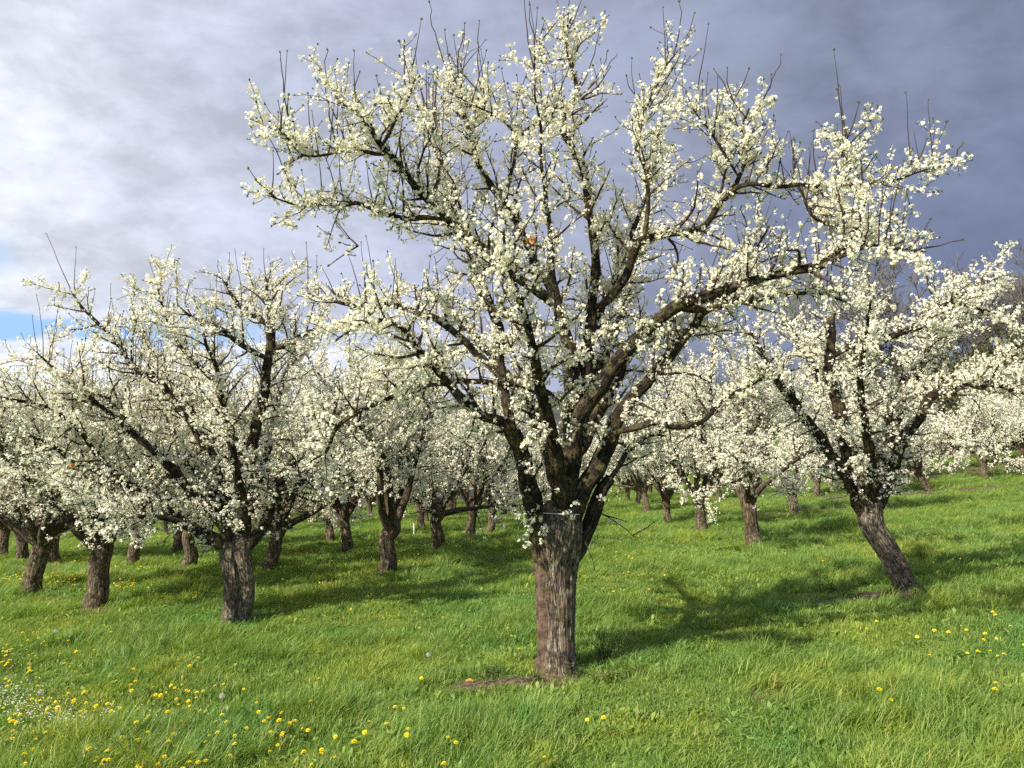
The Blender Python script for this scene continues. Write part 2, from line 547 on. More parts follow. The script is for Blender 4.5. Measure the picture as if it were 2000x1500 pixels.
# ------------------------------------------------------------------ ground: one sheet out to the horizon
gm = MB()
nr, na = 330, 300
rad = np.concatenate([[0.0], 0.6 * (9000 / 0.6) ** (np.arange(nr - 1) / (nr - 2))])
ang = np.arange(na) / na * 2 * PI
X = rad[:, None] * np.sin(ang)[None]; Yg = rad[:, None] * np.cos(ang)[None]
Zg = gz(X, Yg)
i = np.arange(nr - 1)[:, None] * na; j = np.arange(na)[None]; jn = (j + 1) % na
gm.add(np.stack([X, Yg, Zg], -1).reshape(-1, 3), np.stack([i + j, i + na + j, i + na + jn, i + jn], -1).reshape(-1, 4),
       soil=soil_mask(X.ravel(), Yg.ravel()))
m, t = new_mat('meadow_ground')
geo = t.n('ShaderNodeNewGeometry')
pos = geo.outputs['Position']
sa = t.n('ShaderNodeAttribute', attribute_name='soil')
n1 = t.noise(pos, 0.45, 4, 0.6); n2 = t.noise(pos, 3.0, 6, 0.65); n3 = t.noise(pos, 22.0, 5, 0.7)
green = t.ramp(t.mapr(t.math('ADD', t.math('MULTIPLY', n1, 0.4), t.math('MULTIPLY', n2, 0.6)), 0.35, 0.65),
               [(0, (0.06, 0.11, 0.02)), (0.5, (0.11, 0.17, 0.03)), (1, (0.16, 0.19, 0.045))])
soilc = t.ramp(t.mapr(n3, 0.3, 0.7), [(0, (0.055, 0.040, 0.028)), (0.6, (0.12, 0.088, 0.062)), (1, (0.20, 0.155, 0.115))])
sf = t.math('ADD', t.math('MULTIPLY', sa.outputs['Fac'], 1.1), t.math('MULTIPLY', t.math('SUBTRACT', n2, 0.5), 0.9))
g = t.mix(t.mapr(sf, 0.25, 0.6), green, soilc)
g = t.mix(0.7, g, t.ramp(t.mapr(n3, 0.3, 0.7), [(0, 0.55), (1, 1.3)]), 'MULTIPLY')
# far country: dull fields and woods of the valley and hills
sp = t.n('ShaderNodeSeparateXYZ'); t.l(pos, sp.inputs[0])
dist = t.n('ShaderNodeVectorMath', operation='LENGTH'); t.l(pos, dist.inputs[0])
nf = t.noise(pos, 0.012, 5, 0.7)
farc = t.ramp(t.mapr(nf, 0.35, 0.65), [(0, (0.03, 0.042, 0.035)), (0.5, (0.05, 0.058, 0.05)), (1, (0.10, 0.085, 0.07))])
g = t.mix(t.mapr(dist.outputs['Value'], 130, 320), g, farc)
bs = t.n('ShaderNodeBsdfPrincipled'); t.l(g, bs.inputs['Base Color'])
bs.inputs['Roughness'].default_value = 0.95; bs.inputs['Specular IOR Level'].default_value = 0.1
bp = t.n('ShaderNodeBump'); bp.inputs['Strength'].default_value = 0.7; bp.inputs['Distance'].default_value = 0.05
t.l(t.math('ADD', n2, t.math('MULTIPLY', n3, 0.4)), bp.inputs['Height']); t.l(bp.outputs[0], bs.inputs['Normal'])
o = t.n('ShaderNodeOutputMaterial'); t.l(bs.outputs[0], o.inputs[0])
tag(gm.build('ground', m), kind='structure')

# ------------------------------------------------------------------ tree growing
PETAL5 = []      # five petals (kites) around a centre
_v = [(0, 0, 0)]
_q = []
for k in range(5):
    a = k * 2 * PI / 5
    for (da, r, z) in ((-0.52, 0.72, 0.20), (0, 1.0, 0.30), (0.52, 0.72, 0.20)):
        _v.append((r * math.cos(a + da), r * math.sin(a + da), z))
    _q.append((0, 1 + 3 * k, 2 + 3 * k, 3 + 3 * k))
FLOWER_NEAR = (np.array(_v), np.array(_q))
STAMEN = (np.array([(0.24, 0, 0.26), (0, 0.24, 0.26), (-0.24, 0, 0.26), (0, -0.24, 0.26)]), np.array([(0, 1, 2, 3)]))
_v, _q = [(0, 0, 0)], []
for k in range(3):
    a = k * 2 * PI / 3
    for (da, r, z) in ((-0.8, 0.85, 0.22), (0, 1.0, 0.30), (0.8, 0.85, 0.22)):
        _v.append((r * math.cos(a + da), r * math.sin(a + da), z))
    _q.append((0, 1 + 3 * k, 2 + 3 * k, 3 + 3 * k))
FLOWER_MID = (np.array(_v), np.array(_q))
FLOWER_FAR = (np.array([(-1, -0.75, 0.2), (0.8, -0.9, 0), (1, 0.75, 0.25), (-0.75, 1, 0)]), np.array([(0, 1, 2, 3)]))
LEAF = (np.array([(0, 0, 0), (0.5, 0.28, 0.10), (1.0, 0, 0.05), (0.5, -0.28, 0.10)]), np.array([(0, 1, 2, 3)]))


def stamp(mb, tpl, pos, nrm, size, rg, mat=0, spin=True, tint=None, along=None):
    """copies of a small template, z axis along nrm"""
    V, Q = tpl
    n = len(pos)
    if n == 0:
        return
    nrm = norm(nrm)
    ref = np.where(np.abs(nrm[:, 2:3]) < 0.9, np.array([[0, 0, 1.0]]), np.array([[1.0, 0, 0]]))
    t1 = norm(np.cross(nrm, ref)); t2 = np.cross(nrm, t1)
    if along is not None:
        t1 = norm(along); t2 = norm(np.cross(nrm, t1)); nrm = np.cross(t1, t2)
    elif spin:
        a = rg.uniform(0, 2 * PI, n)[:, None]
        t1, t2 = t1 * np.cos(a) + t2 * np.sin(a), t2 * np.cos(a) - t1 * np.sin(a)
    size = np.broadcast_to(np.asarray(size, float), (n,))
    W = pos[:, None] + size[:, None, None] * (V[None, :, 0:1] * t1[:, None] + V[None, :, 1:2] * t2[:, None] + V[None, :, 2:3] * nrm[:, None])
    k = len(V)
    QQ = (Q[None] + (np.arange(n) * k)[:, None, None]).reshape(-1, 4)
    if tint is None:
        tint = rg.uniform(0, 1, n)
    mb.add(W.reshape(-1, 3), QQ, mat=mat, tint=np.repeat(tint, k))


class Tree:
    def __init__(self, seed, lod):
        self.rg = np.random.default_rng(seed)
        self.seed = seed
        self.lod = lod                    # 0 near, 1 mid, 2 far
        self.twigs = MB()
        self.cl = []                      # blossom clusters: pos, branch dir, size
        self.lf = []                      # leaf bunches: pos, dir, size
        self.low = -1e9

    def cluster_run(self, P, d, r, bloom, t0, t1, sleeve=1.0):
        """flower clusters along a branch"""
        rg = self.rg
        L = np.concatenate([[0], np.cumsum(np.linalg.norm(np.diff(P, axis=0), axis=1))])
        sp = {0: 0.021, 1: 0.026, 2: 0.040}[self.lod] / max(bloom, 0.05)
        s = L[-1] * t0 + rg.uniform(0, sp)
        while s < L[-1] * t1:
            p = np.array([np.interp(s, L, P[:, k]) for k in range(3)])
            self.cl.append((p, d, r * (1 - 0.6 * s / L[-1]), sleeve * (0.45 + 0.95 * rg.random())))
            if rg.random() < 0.22:
                self.lf.append((p, d, 1.0))
            s += sp * (0.5 + rg.random())

    def branch(self, p, d, L, r0, level, bloom, up=0.0, wig=0.16, bare=0.0, sleeve=1.0):
        rg = self.rg
        n = max(3, int(L / (0.06 if self.lod < 2 else 0.12)))
        st = L / n
        P = [p]
        d0 = d
        for k in range(n):
            d = d + rg.normal(0, wig, 3) + np.array([0, 0, up * st])
            d = d / np.linalg.norm(d)
            p = p + d * st
            P.append(p)
        P = np.array(P)
        rad = r0 * (1 - 0.72 * np.linspace(0, 1, n + 1))
        tube(self.twigs, P, np.maximum(rad, 0.0022 if self.lod == 0 else 0.003), 5 if r0 > 0.012 else (4 if self.lod < 2 else 3))
        self.cluster_run(P, d, r0, bloom, 0.08, 1.0 - bare, sleeve)
        self.lf.append((P[-1], d, 1.15))
        if self.lod == 0 and bare > 0.3:
            for k in range(2, n, 2):
                if rg.random() < 0.6:
                    self.lf.append((P[k], d, 0.6))
        if level >= 3:
            return
        s = 0.05
        side = rg.uniform(0, 2 * PI)
        gap = {0: 0.085, 1: 0.10, 2: 0.17}[self.lod]
        while s < L * 0.95:
            k = min(n - 1, int(s / st))
            q = P[k] + (P[k + 1] - P[k]) * (s / st - k)
            t = norm(P[k + 1] - P[k])
            side += 2.4 + rg.normal(0, 0.5)
            a = norm(np.cross(t, np.array([0.3, 0.2, 1.0]))); b = np.cross(t, a)
            v = t * rg.uniform(0.2, 0.9) + (a * math.cos(side) + b * math.sin(side)) + np.array([0, 0, 0.35])
            ll = rg.uniform(0.05, 0.26 if self.lod == 0 else 0.34) * (1.1 - 0.5 * s / L)
            if rg.random() < 0.10:
                ll *= 1.7
            self.branch(q, norm(v), ll, min(0.0048, r0 * 0.55), 3, bloom * rg.uniform(0.75, 1.2), 0.6, 0.14, 0.12 if rg.random() < 0.5 else 0.0, sleeve)
            s += gap * rg.uniform(0.6, 1.5)

    def shoot(self, p, L, lean=0.18, flower=0.22):
        """upright water shoot, mostly bare, tipped with young leaves"""
        rg = self.rg
        d = norm(np.array([rg.normal(0, lean), rg.normal(0, lean), 1.0]))
        self.branch(p, d, L, 0.0064, 3, flower * rg.uniform(0.4, 1.3), 0.25, 0.045, rg.uniform(0.45, 0.85), 0.7)

    def clothe(self, P, rad, axis, f0=0.25, gap=0.11, Lr=(0.3, 0.85), bloom=0.75, shoots=0.2, outw=0.5, shootL=(0.35, 0.8), upb=0.35, own=0.5):
        """side branches, spurs and shoots along one limb"""
        rg = self.rg
        L = np.concatenate([[0], np.cumsum(np.linalg.norm(np.diff(P, axis=0), axis=1))])
        T = norm(np.gradient(P, axis=0))
        s = L[-1] * f0
        side = rg.uniform(0, 6.28)
        while s < L[-1]:
            k = min(len(P) - 1, int(np.searchsorted(L, s)))
            q, t, r = P[k], T[k], rad[k]
            side += 2.4 + rg.normal(0, 0.6)
            a = norm(np.cross(t, np.array([0.13, 0.21, 1.0]))); b = np.cross(t, a)
            o = q - axis; o[2] = 0; o = o / (np.linalg.norm(o) + 0.3)
            v = t * rg.uniform(0.15, 0.8) + 0.95 * (a * math.cos(side) + b * math.sin(side)) + o * outw + np.array([0, 0, upb])
            ll = rg.uniform(*Lr) * (1.0 - 0.25 * s / L[-1])
            if q[2] < self.low + 0.3 and v[2] < 0:
                v[2] *= -0.3
            self.branch(q + v * r * 0.3, norm(v), ll, min(0.015, r * 0.55), 2, bloom * rg.uniform(0.15, 1.35), rg.uniform(-0.3, 0.9), 0.16)
            if rg.random() < shoots:
                self.shoot(q, rg.uniform(*shootL))
            s += gap * rg.uniform(0.6, 1.5)
        # spurs right on the limb where it is thin
        k0 = int(len(P) * max(f0, 0.3))
        if len(P) - k0 > 3:
            self.cluster_run(P[k0:], T[-1], rad[-1] + 0.01, own, 0.0, 1.0, 1.1)

    def finish(self, parent, org):
        """link twigs, blossom and leaves under the tree; org: world point of the foot"""
        rg = self.rg
        for k in range(len(self.twigs.V)):
            self.twigs.V[k] = self.twigs.V[k] - org
        self.twigs.build('twigs', M_TWIG, parent)
        C = np.array([c[0] for c in self.cl]) - org
        Dr = np.array([c[1] for c in self.cl])
        rr = np.array([c[2] for c in self.cl]); sz = np.array([c[3] for c in self.cl])
        lo, hi, tpl, fs, spread = {0: (5, 10, FLOWER_NEAR, 0.0130, 0.031), 1: (5, 9, FLOWER_MID, 0.0145, 0.037), 2: (4, 7, FLOWER_FAR, 0.0180, 0.048)}[self.lod]
        cnt = rg.integers(lo, hi, len(C))
        idx = np.repeat(np.arange(len(C)), cnt)
        n = len(idx)
        cdir = norm(rg.normal(0, 1, (len(C), 3)) + np.array([0, 0, 0.45]))
        cdir = norm(cdir - 0.8 * Dr * np.sum(cdir * Dr, 1, keepdims=True))
        cc = C + cdir * (rr + 0.012 + 0.012 * sz)[:, None]
        u = norm(rg.normal(0, 1, (n, 3)) + 0.6 * cdir[idx])
        pos = cc[idx] + u * (spread * sz[idx] * rg.uniform(0.35, 1.0, n))[:, None]
        nrm = norm(u + 0.45 * rg.normal(0, 1, (n, 3)) + np.array([0, 0, 0.15]))
        size = fs * rg.uniform(0.75, 1.15, n)
        tint = np.clip(rg.normal(0.6, 0.22, n), 0, 1)
        mb = MB()
        stamp(mb, tpl, pos, nrm, size, rg, 0, tint=tint)
        if self.lod == 0:
            stamp(mb, STAMEN, pos, nrm, size, rg, 1, tint=tint)
        mb.build('blossom', [M_BLOSSOM, M_STAMEN] if self.lod == 0 else M_BLOSSOM, parent, smooth=False)
        lp = np.array([c[0] for c in self.lf]) - org
        ld = np.array([c[1] for c in self.lf]); ls = np.array([c[2] for c in self.lf])
        k = {0: 4, 1: 3, 2: 1}[self.lod]
        lp, ld, ls = np.repeat(lp, k, 0), np.repeat(ld, k, 0), np.repeat(ls, k)
        al = norm(ld * 1.0 + rg.normal(0, 0.36, ld.shape) + np.array([0, 0, 0.3]))
        lb = MB()
        stamp(lb, LEAF, lp, norm(rg.normal(0, 1, ld.shape)), ls * rg.uniform(0.012, 0.024, len(lp)) * (1.0, 1.1, 1.8)[self.lod], rg, 0, along=al)
        lb.build('leaves', M_LEAF, parent, smooth=False)
        return n


def trace(pts, D0, dz0, dz1, rpx=None):
    """limb drawn in photo pixels, swept from depth D0+dz0 to D0+dz1; returns points and radii in metres"""
    pts = np.asarray(pts, float)
    s = np.concatenate([[0], np.cumsum(np.hypot(*np.diff(pts[:, :2], axis=0).T))]); s /= s[-1]
    Y = D0 + dz0 + (dz1 - dz0) * s ** 1.15
    W = np.array([at(p[0], p[1], y) for p, y in zip(pts, Y)])
    rad = (pts[:, 2] if rpx is None else np.linspace(rpx[0], rpx[1], len(pts))) * Y / F
    return np.hstack([W, rad[:, None]])


def limb_mesh(tree, C, parent, org, disp, sides, seed, name='limb', mat=None):
    C = catmull(C, 0.035 if tree.lod == 0 else 0.06)
    P, rad = C[:, :3].copy(), np.maximum(C[:, 3], 0.003)
    # gnarly wobble, none at the root
    L = np.concatenate([[0], np.cumsum(np.linalg.norm(np.diff(P, axis=0), axis=1))])
    wob = np.stack([fbm(np.stack([L * 3.1, np.full_like(L, seed * 1.7 + k * 9.1), L * 0], -1), seed + k, 3) for k in range(3)], -1)
    P = P + wob * (0.035 * np.clip(L / 0.4, 0, 1))[:, None]
    rad = rad * (1 + 0.16 * fbm(np.stack([L * 5, L * 0 + seed, L * 0], -1), seed + 40, 2))
    rad = (0.68 if tree.lod == 0 else 0.90) * rad * (0.6 + 0.4 * np.clip(L / 0.16, 0, 1))
    mb = MB()
    tube(mb, P - org, rad, sides, disp, seed, 4.0, 20.0)
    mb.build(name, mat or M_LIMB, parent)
    return P, rad


def cut_disc(parent, p, n, r, org):
    """orange pruning cut: a shallow disc with a raised rim"""
    mb = MB()
    n = norm(np.asarray(n, float))
    tube(mb, np.array([p - org - n * 0.02, p - org + n * 0.004, p - org + n * 0.006]), np.array([r, r, r * 0.86]), 18)
    a = mb.build('pruning_cut', M_CUT, parent)
    return a


# ---- the big tree in the middle -----------------------------------------------------------
def build_main():
    foot = hit(*MAIN_PX)
    D0 = foot[1]
    org = foot.copy()
    root = empty('plum_tree', org)
    tag(root, 'tallest old tree in full white blossom with a straight thick trunk in the middle', 'tree', 'blossoming fruit trees of the orchard')
    T = Tree(11, 0)
    T.low = at(1088, 1000, D0)[2]
    # trunk with a flared foot and a wide head
    tp = trace([(1087, 1335, 56), (1087, 1312, 46), (1087, 1285, 39.5), (1087, 1260, 37), (1086, 1230, 36.5), (1085, 1170, 37), (1085, 1125, 39), (1085, 1100, 42), (1086, 1075, 45), (1087, 1050, 47), (1089, 1025, 46), (1092, 1002, 40), (1095, 985, 26), (1098, 976, 10)], D0, 0, 0.0)
    C = catmull(tp, 0.014)
    mb = MB()
    a = MB()
    tube(mb, C[:, :3] - org, C[:, 3], 130, 0.11, 3, 8.0, 30.0)
    mb.build('trunk', M_MAIN, root)
    limbs = [
        # points (px, py, radius px), depth start, depth end, first share that bears, gap
        ([(1068, 1120, 26), (1055, 1060, 30), (1041, 990, 26), (1026, 905, 24), (1008, 850, 22), (985, 825, 17), (945, 815, 14), (925, 795, 12), (895, 762, 11), (860, 732, 10), (825, 690, 9), (798, 652, 8), (760, 625, 6.5), (700, 640, 4.5), (650, 660, 3)], 0, -1.3, 0.42),
        ([(1004, 848, 17), (990, 790, 15), (978, 705, 14), (973, 640, 13), (952, 590, 12), (936, 552, 11), (918, 510, 9), (905, 450, 7), (880, 400, 5), (865, 330, 3)], -0.1, 0.9, 0.35),
        ([(982, 742, 12), (945, 700, 11), (900, 660, 10), (852, 622, 9), (795, 603, 8), (735, 600, 7), (690, 596, 5.5), (640, 588, 4), (600, 570, 2.5)], -0.1, 0.6, 0.3),
        ([(1092, 1100, 42), (1102, 1000, 37), (1112, 900, 33), (1116, 830, 29), (1117, 760, 24), (1111, 690, 20), (1098, 640, 17), (1089, 592, 15), (1070, 545, 15), (1046, 515, 14), (1036, 486, 13), (1028, 468, 11), (998, 418, 10), (960, 368, 9), (935, 330, 8), (925, 280, 6), (905, 225, 4.5), (885, 160, 3)], 0, 0.2, 0.5),
        ([(1090, 602, 14), (1060, 575, 14), (1030, 555, 13.5), (992, 528, 12.5), (950, 492, 12), (904, 460, 11), (866, 424, 10), (838, 396, 9), (800, 350, 9), (770, 312, 9), (742, 280, 8), (720, 248, 5), (690, 216, 3.5), (662, 200, 2.5)], 0.1, -0.7, 0.3),
        ([(866, 428, 8), (830, 425, 8), (790, 428, 7.5), (755, 418, 7), (720, 405, 6.5), (692, 394, 6), (682, 402, 5), (640, 398, 4), (590, 402, 3), (530, 386, 2)], -0.3, -0.9, 0.12),
        ([(745, 285, 7), (760, 262, 5.5), (775, 228, 4.5), (795, 195, 3.5), (808, 158, 2.5)], -0.6, -0.8, 0.1),
        ([(745, 300, 6), (700, 296, 5), (650, 300, 4), (592, 306, 3.2), (560, 270, 2.5), (540, 248, 1.8)], -0.6, -1.0, 0.1),
        ([(990, 405, 6), (992, 365, 5.5), (1006, 312, 5), (1016, 272, 5), (1045, 240, 4), (1085, 215, 3)], 0.2, -0.1, 0.2),
        ([(1016, 276, 4), (985, 240, 3.6), (945, 215, 3.2), (905, 195, 2.8), (875, 175, 2)], 0.1, -0.3, 0.1),
        ([(1132, 860, 22), (1142, 770, 20), (1149, 700, 18), (1153, 648, 17), (1160, 600, 16), (1163, 555, 14), (1160, 500, 13), (1156, 452, 12), (1149, 400, 11.5), (1137, 325, 11), (1121, 300, 11), (1108, 272, 10), (1096, 240, 8.5), (1118, 205, 7), (1121, 150, 5.5), (1111, 95, 4.5), (1108, 55, 3.2), (1118, 34, 2)], 0.15, 0.35, 0.42),
        ([(1162, 600, 13), (1182, 590, 13), (1204, 562, 12.5), (1228, 526, 12), (1246, 484, 12), (1262, 466, 11), (1318, 458, 10), (1364, 446, 9.5), (1386, 422, 9), (1406, 392, 9), (1430, 368, 8), (1440, 345, 7), (1458, 300, 5.5), (1452, 250, 4), (1462, 212, 2.5)], 0.2, -0.5, 0.25),
        ([(1410, 392, 7), (1440, 366, 6.5), (1475, 360, 6), (1520, 366, 6), (1560, 362, 5.5), (1630, 366, 5), (1665, 364, 4.5), (1710, 356, 4), (1762, 348, 3.2), (1800, 336, 2.6), (1858, 324, 1.6)], -0.4, -0.9, 0.12),
        ([(1124, 830, 26), (1140, 796, 24), (1168, 758, 22), (1208, 706, 21), (1248, 658, 19.5), (1290, 620, 18.5), (1326, 592, 18), (1380, 574, 17), (1440, 558, 15.5), (1500, 541, 14), (1555, 531, 13), (1604, 520, 12), (1648, 484, 9), (1674, 442, 6), (1690, 400, 3)], -0.2, -1.0, 0.45),
        ([(1600, 521, 8), (1650, 500, 7), (1700, 482, 5.5), (1750, 484, 4), (1805, 494, 2.4)], -0.9, -1.4, 0.05),
        ([(1318, 600, 9), (1345, 606, 9), (1385, 604, 8.5), (1430, 592, 8), (1478, 584, 7), (1545, 572, 5.5), (1600, 575, 4), (1650, 590, 2.5)], -0.4, 0.5, 0.3),
        ([(1108, 1060, 30), (1122, 1000, 29), (1140, 948, 26), (1168, 906, 24), (1190, 862, 23), (1205, 818, 21), (1232, 780, 20), (1268, 740, 18), (1300, 700, 16.5), (1332, 660, 15), (1357, 635, 13), (1376, 608, 10), (1420, 560, 7), (1470, 500, 5), (1500, 440, 3)], -0.1, 0.9, 0.45),
        ([(1120, 900, 20), (1136, 872, 19), (1160, 820, 18), (1190, 772, 16), (1212, 732, 14), (1234, 692, 12), (1268, 665, 10), (1316, 652, 8), (1360, 640, 6), (1410, 640, 4)], 0.3, 1.6, 0.4),
        ([(1198, 846, 10), (1240, 836, 9.5), (1280, 829, 9), (1314, 836, 8.5), (1350, 833, 7.5), (1378, 820, 6.5), (1405, 790, 5.5), (1440, 765, 4.5), (1480, 750, 3.5), (1520, 715, 2)], -0.15, -0.4, 0.6),
        ([(1095, 790, 10), (1075, 770, 9), (1040, 757, 8.5), (960, 752, 8), (905, 745, 8), (858, 745, 7.5), (800, 760, 7), (755, 780, 7), (715, 800, 7), (680, 820, 6.5), (655, 850, 5.5), (638, 885, 4), (610, 900, 2.5)], -0.2, -1.0, 0.5),
        ([(1100, 642, 6), (1066, 631, 5.5), (1036, 639, 5), (1014, 656, 3.5), (1000, 680, 2)], -0.2, -0.5, 0.3),
        ([(1120, 1100, 24), (1143, 1040, 21), (1156, 1005, 20), (1168, 978, 19), (1178, 952, 18), (1190, 934, 16)], 0.05, 0.1, 2.0),
        ([(1184, 945, 9), (1205, 915, 8), (1225, 880, 7), (1262, 850, 5), (1300, 850, 3)], 0.1, 0.8, 0.3),
        # limbs leaning towards and away from the camera
        ([(1098, 990, 26), (1085, 900, 22), (1060, 790, 18), (1040, 690, 14), (1020, 600, 10), (1000, 530, 7), (985, 450, 4)], -0.1, -1.9, 0.4),
        ([(1105, 980, 26), (1118, 900, 22), (1150, 800, 18), (1180, 700, 14), (1220, 600, 10), (1240, 520, 7), (1255, 430, 4)], 0.1, 2.4, 0.35),
        ([(1090, 960, 22), (1070, 880, 18), (1030, 780, 14), (960, 690, 10), (890, 620, 7), (830, 560, 4)], 0.1, 2.2, 0.3),
        ([(1108, 800, 14), (1130, 700, 12), (1180, 590, 9), (1230, 470, 7), (1270, 360, 5), (1285, 260, 3)], 0.1, 0.9, 0.3),
        ([(1098, 640, 10), (1085, 540, 8), (1075, 430, 6.5), (1060, 330, 5), (1050, 220, 3.5), (1046, 110, 2)], 0.0, -0.6, 0.3),
        ([(1258, 466, 7), (1265, 400, 6), (1262, 330, 5), (1240, 280, 4), (1262, 215, 3.2), (1300, 140, 2.4), (1322, 100, 1.6)], -0.1, 0.1, 0.2),
        ([(1442, 345, 5), (1415, 300, 4), (1385, 250, 3), (1358, 212, 2)], -0.4, -0.5, 0.1),
        ([(1560, 364, 4), (1590, 420, 4), (1640, 450, 3), (1700, 470, 2)], -0.6, -0.6, 0.1),
        ([(1640, 366, 3), (1650, 310, 2.6), (1655, 268, 2)], -0.7, -0.7, 0.1),
        ([(838, 398, 6), (860, 330, 5), (850, 270, 4), (830, 220, 3)], -0.4, -0.1, 0.2),
    ]
    axis = np.array([foot[0], foot[1], 0])
    cloud_pts = []
    for k, (pts, z0, z1, f0) in enumerate(limbs):
        C = trace(pts, D0, z0, z1)
        big = pts[0][2] > 12
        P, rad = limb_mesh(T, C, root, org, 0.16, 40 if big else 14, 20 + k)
        cloud_pts.append(P[3:])
        if f0 < 1:
            if f0 >= 0.3:
                i0 = int(len(P) * 0.22); i1 = max(int(len(P) * f0), i0 + 4)
                T.clothe(P[i0:i1], rad[i0:i1], axis, 0.0, gap=0.10, Lr=(0.12, 0.5), bloom=0.7, shoots=0.05, own=0.1, outw=0.1, upb=0.1)
            T.clothe(P, rad, axis, f0, gap=0.066 if f0 > 0.2 else 0.05, Lr=(0.20, 0.74) if big else (0.10, 0.48), bloom=0.78, shoots=0.16 if big else 0.34,
                     own=0.4 if big else 0.65, shootL=(0.3, 0.7), outw=0.25)
    # knob at the end of the sawn stub, and cuts
    cut_disc(root, at(1036, 470, D0 + 0.02), (-0.35, -1, 0.15), 0.042, org)
    cut_disc(root, at(1128, 832, D0 - 0.16), (0.15, -1, 0.1), 0.034, org)
    shoots_done = []
    # long bare shoots along the upper outline (start px, end px, depth)
    for (a, b, dz, fl) in [((640, 250), (550, 105), -0.9, .5), ((675, 230), (637, 100), -.9, .3), ((700, 230), (700, 140), -.8, .1), ((735, 240), (735, 150), -.7, .1), ((790, 185), (790, 80), -.7, .1),
                        ((600, 305), (530, 240), -1, .2), ((580, 420), (487, 335), -1, .05), ((620, 350), (545, 335), -.9, .2), ((590, 320), (545, 205), -1, .2), ((625, 215), (565, 190), -.9, .3),
                        ((880, 180), (838, 3), -.2, .3), ((890, 210), (868, 60), -.2, .2), ((912, 170), (907, 50), -.2, .1), ((975, 215), (938, 45), -.2, .3), ((930, 180), (880, 110), -.1, .2), ((870, 250), (812, 190), -.2, .1),
                        ((1058, 110), (1034, 10), -.1, .1), ((1080, 120), (1065, 45), 0, .1), ((1095, 120), (1092, 35), 0, .1), ((1125, 60), (1134, -5), .3, .1), ((1020, 200), (1010, 150), 0, .1),
                        ((1165, 200), (1172, 48), .2, .15), ((1185, 210), (1203, 110), .2, .2), ((1170, 180), (1190, 100), .2, .1), ((1290, 230), (1356, 28), 0, .2), ((1318, 110), (1328, 3), .1, .1), ((1300, 250), (1342, 115), 0, .15),
                        ((1345, 240), (1340, 180), -.4, .1), ((1430, 215), (1398, 135), -.4, .1), ((1450, 190), (1462, 138), -.5, .1), ((1430, 200), (1420, 140), -.5, .5), ((1478, 265), (1526, 110), -.5, .12), ((1490, 200), (1508, 145), -.5, .1),
                        ((1540, 330), (1542, 275), -.6, .05), ((1555, 330), (1553, 275), -.6, .05), ((1600, 350), (1588, 262), -.6, .05), ((1650, 270), (1680, 200), -.7, .1), ((1665, 285), (1700, 235), -.7, .05), ((1690, 350), (1682, 272), -.7, .05), ((1685, 340), (1710, 300), -.7, .1),
                        ((1775, 345), (1812, 272), -.8, .1), ((1855, 325), (1880, 282), -.9, .02), ((1800, 497), (1880, 470), -1.3, .02), ((1700, 450), (1790, 415), -.9, .1), ((1790, 470), (1815, 432), -1.3, .3), ((1640, 360), (1655, 320), -.7, .1), ((1240, 220), (1247, 145), .1, .1), ((1228, 215), (1222, 150), .1, .1),
                        ((700, 480), (660, 435), -.9, .1), ((720, 520), (670, 475), -.9, .3), ((1153, 1035), (1163, 1113), -.05, .02), ((1178, 1000), (1238, 1045), .1, .3), ((1236, 1044), (1275, 1018), .2, .05), ((1190, 1000), (1225, 1020), .1, .1), ((700, 560), (640, 520), -.8, .4), ((720, 580), (690, 500), -.8, .4)]:
        p0, p1 = at(a[0], a[1], D0 + dz), at(b[0], b[1], D0 + dz - 0.05)
        near = np.concatenate(cloud_pts + [t_[len(t_) // 5:, :3] for t_ in shoots_done])
        q_ = near[np.argmin(np.linalg.norm(near - p0, axis=1) + 0.6 * np.abs(near[:, 1] - p0[1]))]
        if np.linalg.norm(q_ - p0) < 0.45:
            p0 = q_
            p1 = at(b[0], b[1], q_[1] - 0.05)
        L = np.linalg.norm(p1 - p0)
        n = max(4, int(L / 0.06))
        s = np.linspace(0, 1, n)[:, None]
        P = p0 * (1 - s) + p1 * s + T.rg.normal(0, 0.009, (n, 3)) * s
        P[:, 0] += (0.05 * L * np.sin(s[:, 0] * PI)) * (1 if b[0] > a[0] else -1)
        tube(T.twigs, P, np.linspace(0.0066, 0.0030, n), 5)
        shoots_done.append(P)
        if fl > 0.04:
            T.cluster_run(P, norm(p1 - p0), 0.004, fl, 0.0, 0.62, 0.8)
        for k in range(1, n):
            if T.rg.random() < 0.7:
                T.lf.append((P[k], norm(p1 - p0), 0.55))
        T.lf.append((P[-1], norm(p1 - p0), 1.3))
    # a few spurs of blossom low on the trunk head, as on the old wood
    for (px, py) in [(1035, 1003), (1030, 1015), (1045, 1010), (1022, 1050), (1028, 1065), (1062, 1035), (1068, 1042), (1050, 1055), (1112, 1008), (1130, 980), (1010, 1010), (1020, 912), (1085, 960), (1180, 975), (1032, 1030)]:
        p = at(px, py, D0 - 0.27)
        for _ in range(3):
            T.cl.append((p + T.rg.normal(0, 0.02, 3), np.array([0, 0, 1.0]), 0.01, 0.9))
            T.lf.append((p + T.rg.normal(0, 0.03, 3), norm(T.rg.normal(0, 1, 3)), 1.2))
    n = T.finish(root, org)
    print('main flowers', n, 'clusters', len(T.cl))
    return root


